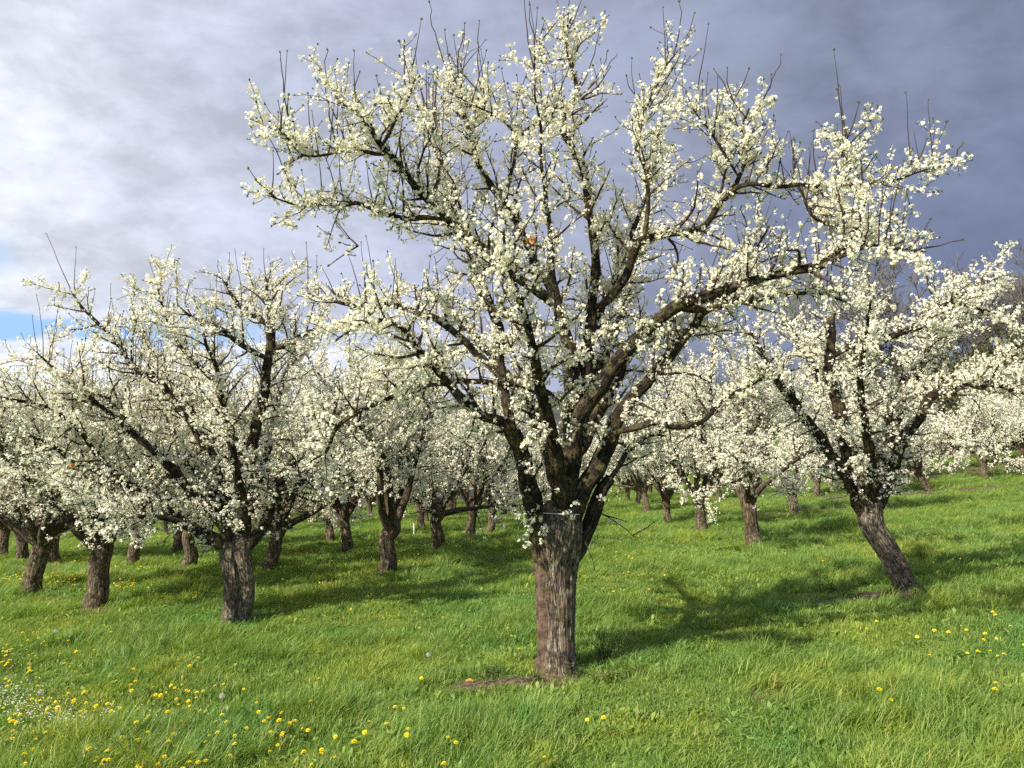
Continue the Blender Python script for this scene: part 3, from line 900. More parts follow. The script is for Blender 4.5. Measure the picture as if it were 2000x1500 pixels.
def build_traced(px, trunk, limbs, label, seed, cuts=(), auto=0, gap=0.12, bloom=0.75, shoots=0.22, Lr=(0.25, 0.95)):
    foot = hit(*px)
    D0 = foot[1]
    org = foot.copy()
    root = empty('plum_tree', org)
    tag(root, label, 'tree', 'blossoming fruit trees of the orchard')
    T = Tree(seed, 1)
    mb = MB()
    for strand in trunk:
        C = catmull(trace(strand, D0, 0, 0), 0.025)
        tube(mb, C[:, :3] - org, C[:, 3], 72, 0.13, seed, 7.0, 20.0)
    mb.build('trunk', M_BARK, root)
    T.low = C[-1, 2] - 0.5
    axis = np.array([foot[0], foot[1], 0])
    for k, (pts, z0, z1, f0) in enumerate(limbs):
        C = trace(pts, D0, z0, z1)
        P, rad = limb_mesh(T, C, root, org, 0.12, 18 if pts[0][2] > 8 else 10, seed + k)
        if f0 >= 0.3:
            k1 = max(int(len(P) * f0), 6)
            T.clothe(P[2:k1], rad[2:k1], axis, 0.0, gap=0.08, Lr=(0.15, 0.6), bloom=0.8, shoots=0.05, own=0.1, outw=0.15, upb=-0.05)
        T.clothe(P, rad, axis, f0, gap=gap, Lr=Lr, bloom=bloom, shoots=shoots, own=0.5, shootL=(0.3, 0.75), outw=0.3, upb=0.25)
    for (a, r, dz, nv) in cuts:
        cut_disc(root, at(a[0], a[1], D0 + dz), nv, r, org)
    n = T.finish(root, org)
    print('traced flowers', n)
    return root


def generic_tree(seed, lod, H=4.3, spread=2.9, lean=(0, 0), trunk_h=1.0, r=0.17, n_l=6, label=None):
    """an orchard tree built round its own foot; returns the root with its parts"""
    rg = np.random.default_rng(seed)
    root = empty('plum_tree', (0, 0, 0))
    T = Tree(seed, lod)
    T.low = trunk_h * 0.7
    lx, ly = lean
    tp = np.array([[0, 0, -0.12, r * 1.35], [0, 0, 0.03, r * 1.18], [lx * .25, ly * .25, 0.25, r * 1.0], [lx * .6, ly * .6, 0.6, r * 0.93],
                   [lx, ly, trunk_h - 0.1, r * 1.05], [lx, ly, trunk_h + 0.08, r * 1.05], [lx, ly, trunk_h + 0.25, r * 0.6]])
    tp[2:5, :2] += rg.normal(0, 0.03, (3, 2))
    C = catmull(tp, 0.04)
    mb = MB()
    tube(mb, C[:, :3], C[:, 3], 48 if lod < 2 else 24, 0.15, seed, 7.0, 20.0)
    top = np.array([lx, ly, trunk_h])
    axis = np.array([lx, ly, 0.0])
    base = rg.uniform(0, 2 * PI)
    paths = []
    for k in range(n_l + 1):
        az = base + k * 2 * PI / n_l + rg.normal(0, 0.2)
        el = R(rg.uniform(38, 70)) if k < n_l else R(84)
        d = np.array([math.cos(az) * math.cos(el), math.sin(az) * math.cos(el), math.sin(el)])
        L = rg.uniform(0.85, 1.15) * (spread * 1.15 if k < n_l else (H - trunk_h) * 0.8)
        p = top + np.array([d[0], d[1], 0]) * r * 0.4 + np.array([0, 0, -0.12])
        P, st = [p], L / 9
        bend = rg.uniform(-0.6, 0.5) if k < n_l else 0.4
        for q in range(9):
            d = d + rg.normal(0, 0.13, 3) + np.array([0, 0, (bend if q < 6 else 0.5) * st * 0.6])
            d = d / np.linalg.norm(d)
            p = p + d * st
            p[2] = min(p[2], H * 0.93)
            P.append(p)
        P = np.array(P)
        rad = r * rg.uniform(0.48, 0.62) * (1 - 0.86 * np.linspace(0, 1, 10) ** 0.8)
        paths.append((P, rad, 0.22))
        for q in (3, 4, 5, 6):
            dd = norm(P[q + 1] - P[q]) * 0.6 + rg.normal(0, 0.55, 3) + np.array([0, 0, 0.35])
            pp = P[q].copy(); S = [pp]
            ll = rg.uniform(0.7, 1.4) * spread / 2.9
            dd = norm(dd)
            for _ in range(6):
                dd = norm(dd + rg.normal(0, 0.16, 3) + np.array([0, 0, 0.06]))
                pp = pp + dd * ll / 6
                if pp[2] < trunk_h * 0.8: pp[2] = trunk_h * 0.8
                S.append(pp)
            paths.append((np.array(S), rad[q] * 0.6 * (1 - 0.8 * np.linspace(0, 1, 7)), 0.08))
    for k, (P, rad, f0) in enumerate(paths):
        Cc = catmull(np.hstack([P, rad[:, None]]), 0.07)
        Pn, rn = Cc[:, :3], np.maximum(Cc[:, 3], 0.004)
        tube(mb, Pn, rn, (14 if rad[0] > 0.05 else 8) if lod < 2 else (8 if rad[0] > 0.05 else 5), 0.14 if rad[0] > 0.03 else 0, seed + k)
        T.clothe(Pn, rn, axis, f0, gap=0.105 if lod < 2 else 0.14, Lr=(0.25, 0.9), bloom=0.70, shoots=0.16, own=0.7, outw=0.25, upb=0.15)
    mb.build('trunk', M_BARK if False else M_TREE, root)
    n = T.finish(root, np.zeros(3))
    print('generic', seed, lod, 'flowers', n)
    return root


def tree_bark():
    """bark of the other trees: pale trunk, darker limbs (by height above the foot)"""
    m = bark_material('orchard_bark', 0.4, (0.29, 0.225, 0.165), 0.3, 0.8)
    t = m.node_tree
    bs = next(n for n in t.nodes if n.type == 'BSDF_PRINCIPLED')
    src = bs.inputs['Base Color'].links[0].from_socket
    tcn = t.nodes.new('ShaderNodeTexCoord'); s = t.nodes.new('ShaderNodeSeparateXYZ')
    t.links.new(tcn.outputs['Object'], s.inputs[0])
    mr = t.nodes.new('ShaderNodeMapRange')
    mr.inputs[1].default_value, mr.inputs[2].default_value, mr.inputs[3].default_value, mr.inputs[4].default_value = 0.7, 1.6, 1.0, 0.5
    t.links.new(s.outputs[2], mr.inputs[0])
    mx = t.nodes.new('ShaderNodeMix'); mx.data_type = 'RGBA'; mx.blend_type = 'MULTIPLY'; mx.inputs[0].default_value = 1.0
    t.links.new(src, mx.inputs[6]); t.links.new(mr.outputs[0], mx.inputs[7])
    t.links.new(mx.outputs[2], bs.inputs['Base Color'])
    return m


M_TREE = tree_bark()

main_tree = build_main()

build_traced(LEFT_PX,
    [[(452, 1236, 24), (452, 1212, 19), (453, 1185, 17), (456, 1145, 18), (453, 1105, 20), (450, 1078, 21), (452, 1058, 18), (456, 1042, 9)],
     [(472, 1232, 18), (477, 1195, 14), (483, 1162, 12.5), (482, 1132, 13), (476, 1102, 16), (472, 1076, 18), (472, 1056, 15), (472, 1042, 8)]],
    [([(445, 1082, 15), (425, 1056, 14), (400, 1044, 13), (362, 1022, 12), (322, 996, 11), (288, 962, 10), (248, 946, 8), (214, 934, 7.5), (182, 914, 6), (142, 905, 5), (100, 870, 4), (60, 850, 2.5)], 0, -0.9, 0.4),
     ([(450, 1062, 14), (432, 1014, 13), (394, 988, 12), (362, 944, 11), (336, 912, 10), (304, 886, 8), (270, 850, 6), (232, 806, 5), (190, 770, 4), (140, 745, 2.5)], -0.05, -0.5, 0.4),
     ([(456, 1050, 14), (440, 1000, 12), (424, 978, 11), (400, 940, 9), (358, 904, 8), (340, 850, 6), (318, 800, 5), (280, 760, 3)], 0.05, 0.9, 0.35),
     ([(474, 1060, 20), (477, 1000, 17), (480, 940, 15), (488, 890, 13), (500, 840, 12), (511, 795, 11), (519, 740, 10), (527, 670, 9), (530, 620, 7), (525, 580, 4), (520, 540, 2.5)], 0.05, 0.3, 0.4),
     ([(480, 920, 10), (462, 870, 9), (440, 820, 8), (432, 765, 7), (420, 740, 6), (394, 722, 5), (360, 690, 4), (330, 640, 3), (305, 560, 2)], 0.1, -0.4, 0.3),
     ([(400, 880, 8), (365, 820, 7), (332, 768, 6.5), (308, 737, 6), (276, 727, 5.5), (252, 704, 5), (238, 680, 4.5), (200, 640, 4), (160, 600, 3), (140, 575, 2)], -0.3, -0.7, 0.15),
     ([(482, 1072, 16), (502, 1040, 14), (520, 1014, 13), (536, 960, 12), (560, 924, 11), (592, 884, 9), (614, 868, 7), (650, 820, 5), (690, 780, 3)], 0, 0.7, 0.4),
     ([(522, 700, 7), (488, 684, 6), (460, 668, 5.5), (432, 644, 5), (408, 630, 4.5), (384, 628, 3.5), (350, 600, 2.5)], 0.1, -0.5, 0.15),
     ([(530, 640, 6), (500, 620, 5), (466, 596, 4.5), (448, 570, 3.5), (440, 545, 2.5)], 0.2, 0.3, 0.1),
     ([(476, 1030, 13), (470, 950, 11), (455, 880, 9), (440, 800, 7), (420, 720, 5), (400, 650, 3)], -0.1, -1.6, 0.35),
     ([(476, 1030, 13), (500, 950, 11), (520, 880, 9), (540, 800, 7), (560, 730, 5), (580, 660, 3)], 0.1, 1.7, 0.35),
     ([(470, 1020, 11), (430, 930, 9), (400, 850, 7), (350, 760, 5), (290, 680, 3.5), (260, 620, 2)], 0.1, 1.6, 0.35),
     ([(300, 884, 6), (240, 830, 6), (180, 782, 5), (130, 740, 4), (95, 710, 3), (72, 690, 2)], -0.5, -0.9, 0.1),
     ([(250, 946, 6), (200, 900, 5), (140, 830, 4.5), (85, 795, 4), (30, 785, 3), (5, 780, 2)], -0.5, -1.1, 0.1),
     ([(362, 1022, 7), (320, 1010, 6), (270, 1010, 5), (220, 1020, 4), (180, 1010, 3)], -0.3, -1.3, 0.15),
     ([(536, 960, 8), (580, 945, 6), (630, 930, 5), (680, 940, 3)], 0.2, -0.6, 0.15),
     ([(528, 690, 7), (560, 670, 6), (590, 655, 5), (620, 640, 3)], 0.2, 0.5, 0.1)],
    'wide white blossoming tree with a twisted folded trunk, second largest, left of the tall one', 31,
    cuts=[((140, 909), 0.022, -0.85, (-0.2, -1, 0.1))], gap=0.075, bloom=0.88, shoots=0.3)

build_traced(RIGHT_PX,
    [[(1782, 1172, 28), (1774, 1152, 24), (1764, 1132, 22), (1748, 1100, 21), (1722, 1058, 21), (1703, 1028, 21), (1698, 1000, 22), (1697, 975, 21), (1698, 955, 12)]],
    [([(1690, 1010, 20), (1680, 985, 18), (1665, 930, 16), (1655, 875, 15), (1641, 812, 13.5), (1624, 755, 12), (1619, 690, 11), (1619, 650, 10.5), (1619, 624, 10)], 0, 0.0, 0.55),
     ([(1662, 960, 13), (1648, 928, 12.5), (1620, 886, 12), (1595, 846, 11), (1560, 801, 10), (1531, 762, 9), (1506, 722, 7.5), (1490, 690, 5), (1470, 650, 3)], -0.1, -0.8, 0.35),
     ([(1622, 700, 9), (1640, 686, 8.5), (1662, 675, 8), (1710, 668, 7.5), (1758, 650, 7), (1800, 638, 6), (1850, 600, 5), (1895, 562, 4), (1950, 545, 2.5)], 0, -0.5, 0.2),
     ([(1712, 1000, 15), (1722, 975, 14), (1740, 920, 13), (1760, 866, 12), (1794, 816, 11), (1820, 772, 10), (1868, 760, 9), (1902, 745, 8), (1972, 735, 7), (2020, 705, 5), (2070, 690, 3)], 0, -0.6, 0.4),
     ([(1714, 960, 12), (1720, 900, 11), (1722, 860, 10), (1731, 828, 9), (1746, 775, 7.5), (1775, 735, 6), (1800, 700, 5), (1830, 650, 3.5), (1870, 600, 2)], 0.1, 0.4, 0.3),
     ([(1640, 800, 9), (1620, 760, 8.5), (1598, 735, 8), (1580, 705, 6), (1560, 670, 5), (1545, 640, 4)], 0.1, 0.5, 0.3),
     ([(1880, 748, 6), (1920, 756, 6), (1950, 752, 5), (1985, 765, 3)], -0.5, -0.9, 0.1),
     ([(1705, 980, 14), (1700, 900, 11), (1690, 820, 8), (1680, 740, 6), (1690, 660, 4), (1700, 590, 2.5)], -0.1, -1.5, 0.3),
     ([(1705, 980, 14), (1720, 900, 11), (1760, 800, 8), (1800, 720, 6), (1850, 660, 4), (1890, 600, 2.5)], 0.1, 1.7, 0.3),
     ([(1690, 980, 12), (1670, 880, 9), (1640, 780, 7), (1600, 700, 5), (1580, 640, 3)], 0.1, 1.7, 0.3),
     ([(1800, 640, 5), (1830, 610, 4.5), (1860, 590, 4), (1900, 600, 3), (1950, 612, 2)], -0.4, -0.6, 0.1)],
    'white blossoming tree with a strongly leaning dappled trunk on the right', 53,
    cuts=[((1619, 622), 0.062, 0.0, (-0.2, -0.35, 1))], gap=0.066, bloom=0.95, shoots=0.06, Lr=(0.2, 0.72))

# ---- the rest of the orchard ---------------------------------------------------------------
GROUP = 'blossoming fruit trees of the orchard'
protos = [generic_tree(101, 1, 4.8, 3.1, (0.12, 0.0), 0.92, 0.142, 7),
          generic_tree(102, 1, 5.0, 3.1, (-0.05, 0.05), 0.88, 0.142, 6),
          generic_tree(103, 2, 4.9, 3.0, (0.05, 0.0), 0.85, 0.13, 7),
          generic_tree(104, 2, 4.6, 3.1, (-0.12, 0.0), 0.85, 0.125, 6),
          generic_tree(105, 2, 5.0, 2.9, (0.02, 0.06), 0.9, 0.128, 7),
          generic_tree(106, 1, 3.6, 2.7, (0.06, 0.0), 1.0, 0.150, 7)]
orchard = [
    # trunk foot px, prototype, rotation, scale, label
    ((185, 1185), 5, 0.4, 1.05, 'blossoming tree with a dark straight trunk, next tree left of the twisted trunk'),
    ((60, 1160), 5, 2.2, 1.0, 'blossoming tree with a dark trunk tilted to the right at the left picture edge'),
    ((755, 1118), 1, 4.0, 1.02, 'blossoming tree with a sturdy pale trunk midway between the twisted trunk and the tall tree'),
    ((1473, 1065), 0, 3.3, 1.1, 'blossoming tree with a sunlit tan trunk between the tall tree and the leaning one'),
    ((1370, 1033), 3, 0.9, 1.15, 'blossoming tree forking into a wide V, just left of the sunlit tan trunk'),
    ((1553, 1005), 4, 1.7, 1.05, 'smaller blossoming tree with a reddish trunk, just right of the sunlit tan trunk'),
    ((1305, 1020), 2, 2.9, 1.0, 'blossoming tree with a slim pale grey trunk, next left of the V forked tree'),
    ((1265, 1000), 3, 4.4, 1.1, 'far blossoming tree with a slanting trunk, left of the slim pale grey trunk'),
    ((1246, 988), 4, 0.2, 1.1, 'far blossoming tree with a dark trunk between two slimmer ones right of the tall tree'),
    ((1226, 980), 2, 5.1, 1.1, 'far blossoming tree with a pale thin trunk, nearest the tall tree on its right'),
    ((1405, 977), 3, 1.1, 1.1, 'far blossoming tree showing its pale trunk between the V forked and the tan trunk trees'),
    ((855, 1072), 4, 3.6, 1.08, 'blossoming tree with a short stout trunk, right of the sturdy pale one'),
    ((920, 1050), 3, 2.0, 1.08, 'blossoming tree with a dark upright trunk, left of the slender forked one'),
    ((957, 1040), 2, 0.7, 1.0, 'blossoming tree with a slender forked trunk, close left of the tall tree'),
    ((825, 1035), 2, 3.9, 1.05, 'far blossoming tree whose trunk shows beside a thin white stake'),
    ((982, 1010), 4, 5.0, 1.1, 'far blossoming tree with a grey trunk touching the left outline of the tall tree'),
    ((678, 1080), 3, 5.6, 1.1, 'blossoming tree with a Y shaped trunk, first left of the sturdy pale trunk'),
    ((647, 1058), 4, 2.5, 1.0, 'far blossoming tree with a dark trunk, close left of the Y shaped trunk'),
    ((525, 1110), 2, 1.4, 1.1, 'blossoming tree with a dark leaning trunk, just right behind the twisted trunk'),
    ((370, 1105), 4, 4.2, 1.08, 'blossoming tree with a dark straight trunk, just left behind the twisted trunk'),
    ((345, 1078), 2, 0.1, 1.05, 'far blossoming tree with a short dark trunk, third trunk left of the twisted one'),
    ((260, 1103), 3, 3.0, 1.1, 'blossoming tree with a reddish forked trunk, second trunk left of the twisted one'),
    ((105, 1098), 5, 2.7, 0.95, 'far blossoming tree with a slim trunk between the two dark trunks at the left'),
    ((45, 1095), 5, 4.6, 0.95, 'far blossoming tree with a pale reddish trunk, behind the tilted trunk at the left edge'),
    ((5, 1090), 5, 1.9, 0.95, 'far blossoming tree cut off by the left picture edge'),
    ((1925, 935), 2, 3.4, 1.1, 'blossoming tree with a sunlit trunk on the upper slope at the far right'),
    ((1868, 918), 4, 0.5, 1.1, 'far blossoming tree left of the sunlit trunk on the upper slope'),
    ((1942, 905), 3, 2.3, 1.1, 'far blossoming tree just behind the sunlit trunk on the upper slope'),
    ((2000, 905), 4, 5.4, 1.2, 'blossoming tree with a slanting trunk at the right picture edge'),
    ((1815, 960), 3, 4.9, 1.1, 'blossoming tree with a low leaning trunk behind the strongly leaning tree'),
    ((1790, 935), 2, 1.2, 1.1, 'far blossoming tree left of the low leaning trunk, half hidden'),
    ((1767, 925), 4, 3.1, 1.1, 'most distant small trunk seen right behind the strongly leaning tree'),
    ((1594, 970), 2, 5.9, 1.1, 'far blossoming tree right of the reddish trunk, on the brown strip'),
    ((1725, 1003), 3, 3.8, 1.0, 'blossoming tree whose trunk peeps out behind the fork of the strongly leaning tree'),
    ((540, 1083), 3, 0.6, 1.0, 'far blossoming tree whose trunk peeps out right of the dark leaning trunk'),
    ((880, 1008), 2, 2.1, 1.1, 'far blossoming tree whose trunk shows between the stout and the upright dark trunks'),
]
def fit_scale(sx, p, s, full=5.0):
    """trees of the lower left rows are younger and smaller"""
    ty = np.interp(sx, [-200, 60, 200, 330, 620, 760, 1000, 1300, 1500, 1700, 1900, 2100], [770, 745, 700, 640, 600, 560, 600, 600, 570, 620, 720, 720])
    H = 1.6 + (795 - ty) / F * p[1] - p[2]
    return float(min(s, H / full))


roots = []
used = set()
for (px, pi, rz, sc, lab) in orchard:
    p = hit(*px)
    o = protos[pi] if pi not in used else copy_tree(protos[pi])
    used.add(pi)
    sc = fit_scale(px[0], p, sc, 3.75 if pi == 5 else 5.0)
    o.rotation_mode = 'ZYX'
    o.location = p; o.rotation_euler = (0, R({60: 11, 1815: -26, 1265: -12, 2000: -20, 525: 8}.get(px[0], 0)), rz); o.scale = (sc, sc, sc)
    tag(o, lab, 'tree', GROUP)
    roots.append(p)
allp = [np.array(r[:2]) for r in roots] + [hit(*MAIN_PX)[:2], hit(*LEFT_PX)[:2], hit(*RIGHT_PX)[:2]]
# rows that only show as the white band behind: on through the orchard, spaced like the rest
rg = np.random.default_rng(5)
k = 0
for yy in np.arange(17, 72, 5.2):
    for xx in np.arange(-36, 46, 5.4):
        p = np.array([xx + rg.normal(0, 0.5) + 0.35 * (yy - 17), yy + rg.normal(0, 0.5)])
        if abs(p[0]) / p[1] > 0.78 or (p[0] > 10 and p[1] > 52) or (p[0] > 24 and p[1] > 44):
            continue
        gap_ = 4.3 if yy < 34 else 3.6
        if min(np.hypot(*(p - q)) for q in allp) < gap_:
            continue
        # keep the lawns that the photo shows open
        sx = 1000 + p[0] / p[1] * F
        if yy < 30 and not (sx < 60 or sx > 1960):
            continue
        if 1560 < sx < 2000 and yy < 36:
            continue
        allp.append(p)
        o = copy_tree(protos[2 + k % 3])
        o.rotation_mode = 'XYZ'
        s = fit_scale(sx, (p[0], p[1], float(gz(p[0], p[1]))), rg.uniform(0.98, 1.15))
        o.location = (p[0], p[1], float(gz(p[0], p[1]))); o.rotation_euler = (0, 0, rg.uniform(0, 6.28)); o.scale = (s, s, s)
        tag(o, 'small blossoming tree in the crowded distant rows that merge into a white band', 'tree', 'distant orchard rows')
        k += 1
print('extra trees', k)

# ------------------------------------------------------------------ bare wood and bushes on the hill at the right
def bare_tree(seed, H):
    rg = np.random.default_rng(seed)
    root = empty('bare_tree', (0, 0, 0))
    mb, tw = MB(), MB()

    def grow(p, d, L, r, lev):
        n = 6
        P = [p]
        for _ in range(n):
            d = norm(d + rg.normal(0, 0.10, 3) + np.array([0, 0, 0.05]))
            p = p + d * L / n
            P.append(p)
        P = np.array(P)
        tube(mb if lev < 2 else tw, P, np.maximum(np.linspace(r, r * 0.5, n + 1), 0.019), 8 if lev < 2 else (4 if lev < 3 else 3))
        if lev >= 5:
            return
        for k in range(rg.integers(2, 5) if lev < 4 else 3):
            q = rg.integers(3 if lev == 0 else 2, n + 1)
            side = norm(rg.normal(0, 1, 3) * np.array([1, 1, 0.5]))
            dd = norm(norm(P[q] - P[q - 1]) * 0.9 + side * 0.75 + np.array([0, 0, 0.15]))
            grow(P[q], dd, L * rg.uniform(0.45, 0.75), r * 0.5 * (1 - 0.04 * q), lev + 1)
        dd = norm(P[-1] - P[-2] + rg.normal(0, 0.2, 3))
        grow(P[-1], dd, L * 0.7, r * 0.5, lev + 1)
    grow(np.array([0, 0, -0.3]), norm(np.array([rg.normal(0, .06), rg.normal(0, .06), 1])), H * 0.42, H * 0.018, 0)
    mb.build('trunk', M_BARE, root)
    tw.build('crown', M_BARE, root)
    return root


bp = [bare_tree(201, 15.0), bare_tree(202, 16.0), bare_tree(203, 14.0)]
bare = [  # photo x, distance, photo y of the top, prototype, label
    (1700, 62, 500, 0, 'bare grey tree behind the right end of the tall tree, leftmost of the bare wood'),
    (1775, 60, 470, 1, 'bare grey tree with pale stem just right of the tall tree, half behind its blossom'),
    (1835, 68, 560, 2, 'low bare tree between two taller ones above the leaning tree'),
    (1900, 64, 545, 0, 'bare tree with a round twiggy crown above the right end of the leaning tree'),
    (1935, 75, 500, 2, 'bare tree standing behind the round twiggy crown at the right'),
    (1985, 58, 455, 1, 'tallest bare tree at the right picture edge'),
    (2040, 60, 480, 0, 'bare tree cut by the right picture edge, beside the tallest one'),
    (1640, 72, 590, 2, 'bare tree hidden behind the tall tree, seen only through its right branches'),
    (1600, 80, 640, 1, 'faint bare tree deep behind the tall tree and the cut orange limb'),
    (1330, 85, 690, 0, 'bare tree glimpsed low behind the thick right limbs of the tall tree'),
    (1420, 82, 680, 2, 'bare tree glimpsed between the thick right limb and the sunlit tan trunk tree'),
]
used = set()
for (px, Y, top, pi, lab) in bare:
    X_ = (px - 1000) / F * Y
    z = float(gz(X_, Y))
    H = at(px, top, Y)[2] - z
    o = bp[pi] if pi not in used else copy_tree(bp[pi])
    used.add(pi)
    zt = max(v.co.z for ch_ in o.children for v in ch_.data.vertices)
    s = 1.03 * H / zt
    o.location = (X_, Y, z); o.scale = (s, s, s); o.rotation_euler = (0, 0, px * 1.7)
    tag(o, lab, 'tree', 'bare trees on the hill')


def bush(seed, w, h):
    rg = np.random.default_rng(seed)
    root = empty('bush', (0, 0, 0))
    fo, st = MB(), MB()
    n = 7000
    lob = np.stack([rg.normal(0, w * 0.32, 9), rg.normal(0, w * 0.32, 9), rg.uniform(0.25, 0.85, 9) * h], -1)
    k = rg.integers(0, 9, n)
    u = norm(rg.normal(0, 1, (n, 3)))
    pos = lob[k] + u * (rg.uniform(0.3, 1, n) ** 0.5 * w * 0.24)[:, None]
    pos[:, 2] = np.maximum(pos[:, 2], 0.05)
    stamp(fo, FLOWER_FAR, pos, norm(u + rg.normal(0, 0.6, (n, 3))), rg.uniform(0.035, 0.085, n), rg)
    for q in range(9):
        tube(st, np.array([[0, 0, -0.1], lob[q] * np.array([.4, .4, .5]), lob[q]]), np.array([0.04, 0.03, 0.015]), 5)
    st.build('stem', M_BARE, root)
    fo.build('foliage', M_BUSH, root, smooth=False)
    return root


bb = [bush(301, 5.5, 5.0), bush(302, 6.5, 6.0)]
used = set()
for (px, Y, top, pi, lab) in [(1875, 57, 690, 0, 'dark green bush behind the leaning tree, leftmost of the thicket'),
                              (1930, 60, 640, 1, 'tall dark evergreen bush under the bare trees at the right edge'),
                              (1985, 58, 655, 0, 'dark evergreen bush at the foot of the tallest bare tree'),
                              (1965, 54, 720, 1, 'low brushy thicket below the evergreen bushes at the right edge'),
                              (1820, 62, 730, 1, 'dull green bush glimpsed through the crown of the leaning tree'),
                              (2030, 60, 640, 1, 'dark bush cut by the right picture edge')]:
    X_ = (px - 1000) / F * Y
    z = float(gz(X_, Y))
    o = bb[pi] if pi not in used else copy_tree(bb[pi])
    used.add(pi)
    s = (at(px, top, Y)[2] - z) / (5.2 if pi == 0 else 6.2)
    o.location = (X_, Y, z); o.scale = (s * 1.1, s * 1.1, s); o.rotation_euler = (0, 0, px * 0.9)
    tag(o, lab, 'bush', 'thicket on the hill')

# ------------------------------------------------------------------ grass: tufts scattered over the meadow (stuff)
def tuft(seed, n, hmin, hmax, wdt, lean, spread, broad=False):
    rg = np.random.default_rng(seed)
    mb = MB()
    for _ in range(n):
        a = rg.uniform(0, 2 * PI)
        b = np.array([rg.normal(0, spread), rg.normal(0, spread), -0.015])
        h = rg.uniform(hmin, hmax)
        d = np.array([math.cos(a), math.sin(a), 0])
        ln = d * rg.uniform(0.1, 0.55) + np.array([lean * rg.uniform(0.4, 1.2), lean * rg.uniform(-0.3, 0.2), 0])
        s = np.array([0, 0.4, 0.75, 1.0])
        ctr = b + np.array([0, 0, 1.0]) * (h * (s - 0.30 * s ** 2))[:, None] + ln * (h * s ** 1.8)[:, None]
        fa = rg.uniform(0, PI)
        wv = np.array([math.cos(fa), math.sin(fa), 0])
        wd = wdt * rg.uniform(0.7, 1.3) * (np.array([0.8, 1.0, 0.65, 0.05]) if not broad else np.array([0.25, 1.6, 2.6, 0.3]))
        V = np.concatenate([ctr - wv * wd[:, None] / 2, ctr + wv * wd[:, None] / 2])
        Q = [(k, k + 1, k + 5, k + 4) for k in range(3)]
        mb.add(V, Q, tint=np.full(8, np.clip(rg.beta(2, 2.4) if rg.random() > 0.025 else 1.0, 0, 1)))
    me = mb.mesh('grass_tuft', M_GRASS)
    o = bpy.data.objects.new('grass_tuft', me)
    return o


tcol = bpy.data.collections.new('grass_tufts')
specs = [(1, 46, .07, .16, .0046, .35, .05), (2, 46, .06, .13, .0046, .25, .055), (3, 40, .09, .20, .005, .55, .05), (4, 50, .05, .11, .0048, .15, .06),
         (5, 44, .08, .17, .0046, .75, .05), (6, 36, .12, .25, .0055, .5, .035), (7, 26, .05, .10, .010, .3, .05, True), (8, 44, .035, .08, .005, .2, .065)]
for q, s in enumerate(specs):
    o = tuft(*s)
    o.name = 'grass_tuft_%d' % q
    tcol.objects.link(o)

rg = np.random.default_rng(9)
pts, rots, scl, idx = [], [], [], []
for (d0, d1, dens, sc) in [(2.6, 5.0, 250, 1.0), (5.0, 8, 200, 1.0), (8, 12, 120, 1.12), (12, 18, 58, 1.35), (18, 28, 27, 1.7), (28, 42, 13, 2.2), (42, 75, 5, 2.8)]:
    area = 0.5 * (d1 ** 2 - d0 ** 2) * 1.62
    n = int(area * dens)
    r = np.sqrt(rg.uniform(d0 ** 2, d1 ** 2, n)); a = rg.uniform(-0.81, 0.81, n)
    x, y = r * np.sin(a), r * np.cos(a)
    p3 = np.stack([x, y, np.zeros(n)], -1)
    big = fbm(p3 * 0.8, 3, 3); mid = fbm(p3 * 2.2, 8, 3)
    keep = rg.random(n) > soil_mask(x, y) * 0.91 + np.clip(-(mid + 0.22) * 1.5, 0, 0.5)
    h = np.clip(1.0 + 1.0 * big + 0.8 * mid, 0.4, 1.9) * (1 - 0.5 * soil_mask(x, y))
    ix = np.where(big + rg.normal(0, 0.12, n) > 0.08, rg.choice([0, 2, 4, 4, 5, 2], n), rg.choice([0, 1, 1, 3, 3, 7, 7, 6], n))
    sel = keep
    pts.append(np.stack([x, y, gz(x, y)], -1)[sel])
    rz = rg.normal(0.15, 0.85, n) + 1.2 * fbm(p3 * 0.5, 21, 2)
    flip = rg.random(n) < 0.2
    rz = np.where(flip, rg.uniform(0, 6.28, n), rz)
    rots.append(np.stack([rg.normal(0, 0.12, n), rg.normal(0, 0.12, n), rz], -1)[sel])
    s = sc * rg.uniform(0.8, 1.2, n)
    scl.append(np.stack([s, s, s * h / max(1, sc ** 0.75)], -1)[sel])
    idx.append(ix[sel])
pts, rots, scl, idx = (np.concatenate(v) for v in (pts, rots, scl, idx))
print('tufts', len(pts))
gme = bpy.data.meshes.new('grass')
gme.vertices.add(len(pts)); gme.vertices.foreach_set('co', pts.astype(np.float32).ravel())
for nm, arr in (('rot', rots), ('scl', scl)):
    a = gme.attributes.new(nm, 'FLOAT_VECTOR', 'POINT'); a.data.foreach_set('vector', arr.astype(np.float32).ravel())
a = gme.attributes.new('idx', 'INT', 'POINT'); a.data.foreach_set('value', idx.astype(np.int32))
gob = bpy.data.objects.new('grass', gme)
COL.objects.link(gob)
tag(gob, 'tall fresh green meadow grass covering the ground', None, None, 'stuff')
ng = bpy.data.node_groups.new('grass_scatter', 'GeometryNodeTree')
ng.interface.new_socket('Geometry', in_out='INPUT', socket_type='NodeSocketGeometry')
ng.interface.new_socket('Geometry', in_out='OUTPUT', socket_type='NodeSocketGeometry')
gi = ng.nodes.new('NodeGroupInput'); go = ng.nodes.new('NodeGroupOutput')
ci = ng.nodes.new('GeometryNodeCollectionInfo'); ci.inputs[0].default_value = tcol
ci.inputs['Separate Children'].default_value = True; ci.inputs['Reset Children'].default_value = True
ip = ng.nodes.new('GeometryNodeInstanceOnPoints'); ip.inputs['Pick Instance'].default_value = True


def nattr(nm, typ):
    nd = ng.nodes.new('GeometryNodeInputNamedAttribute'); nd.data_type = typ; nd.inputs[0].default_value = nm
    return nd.outputs[0]


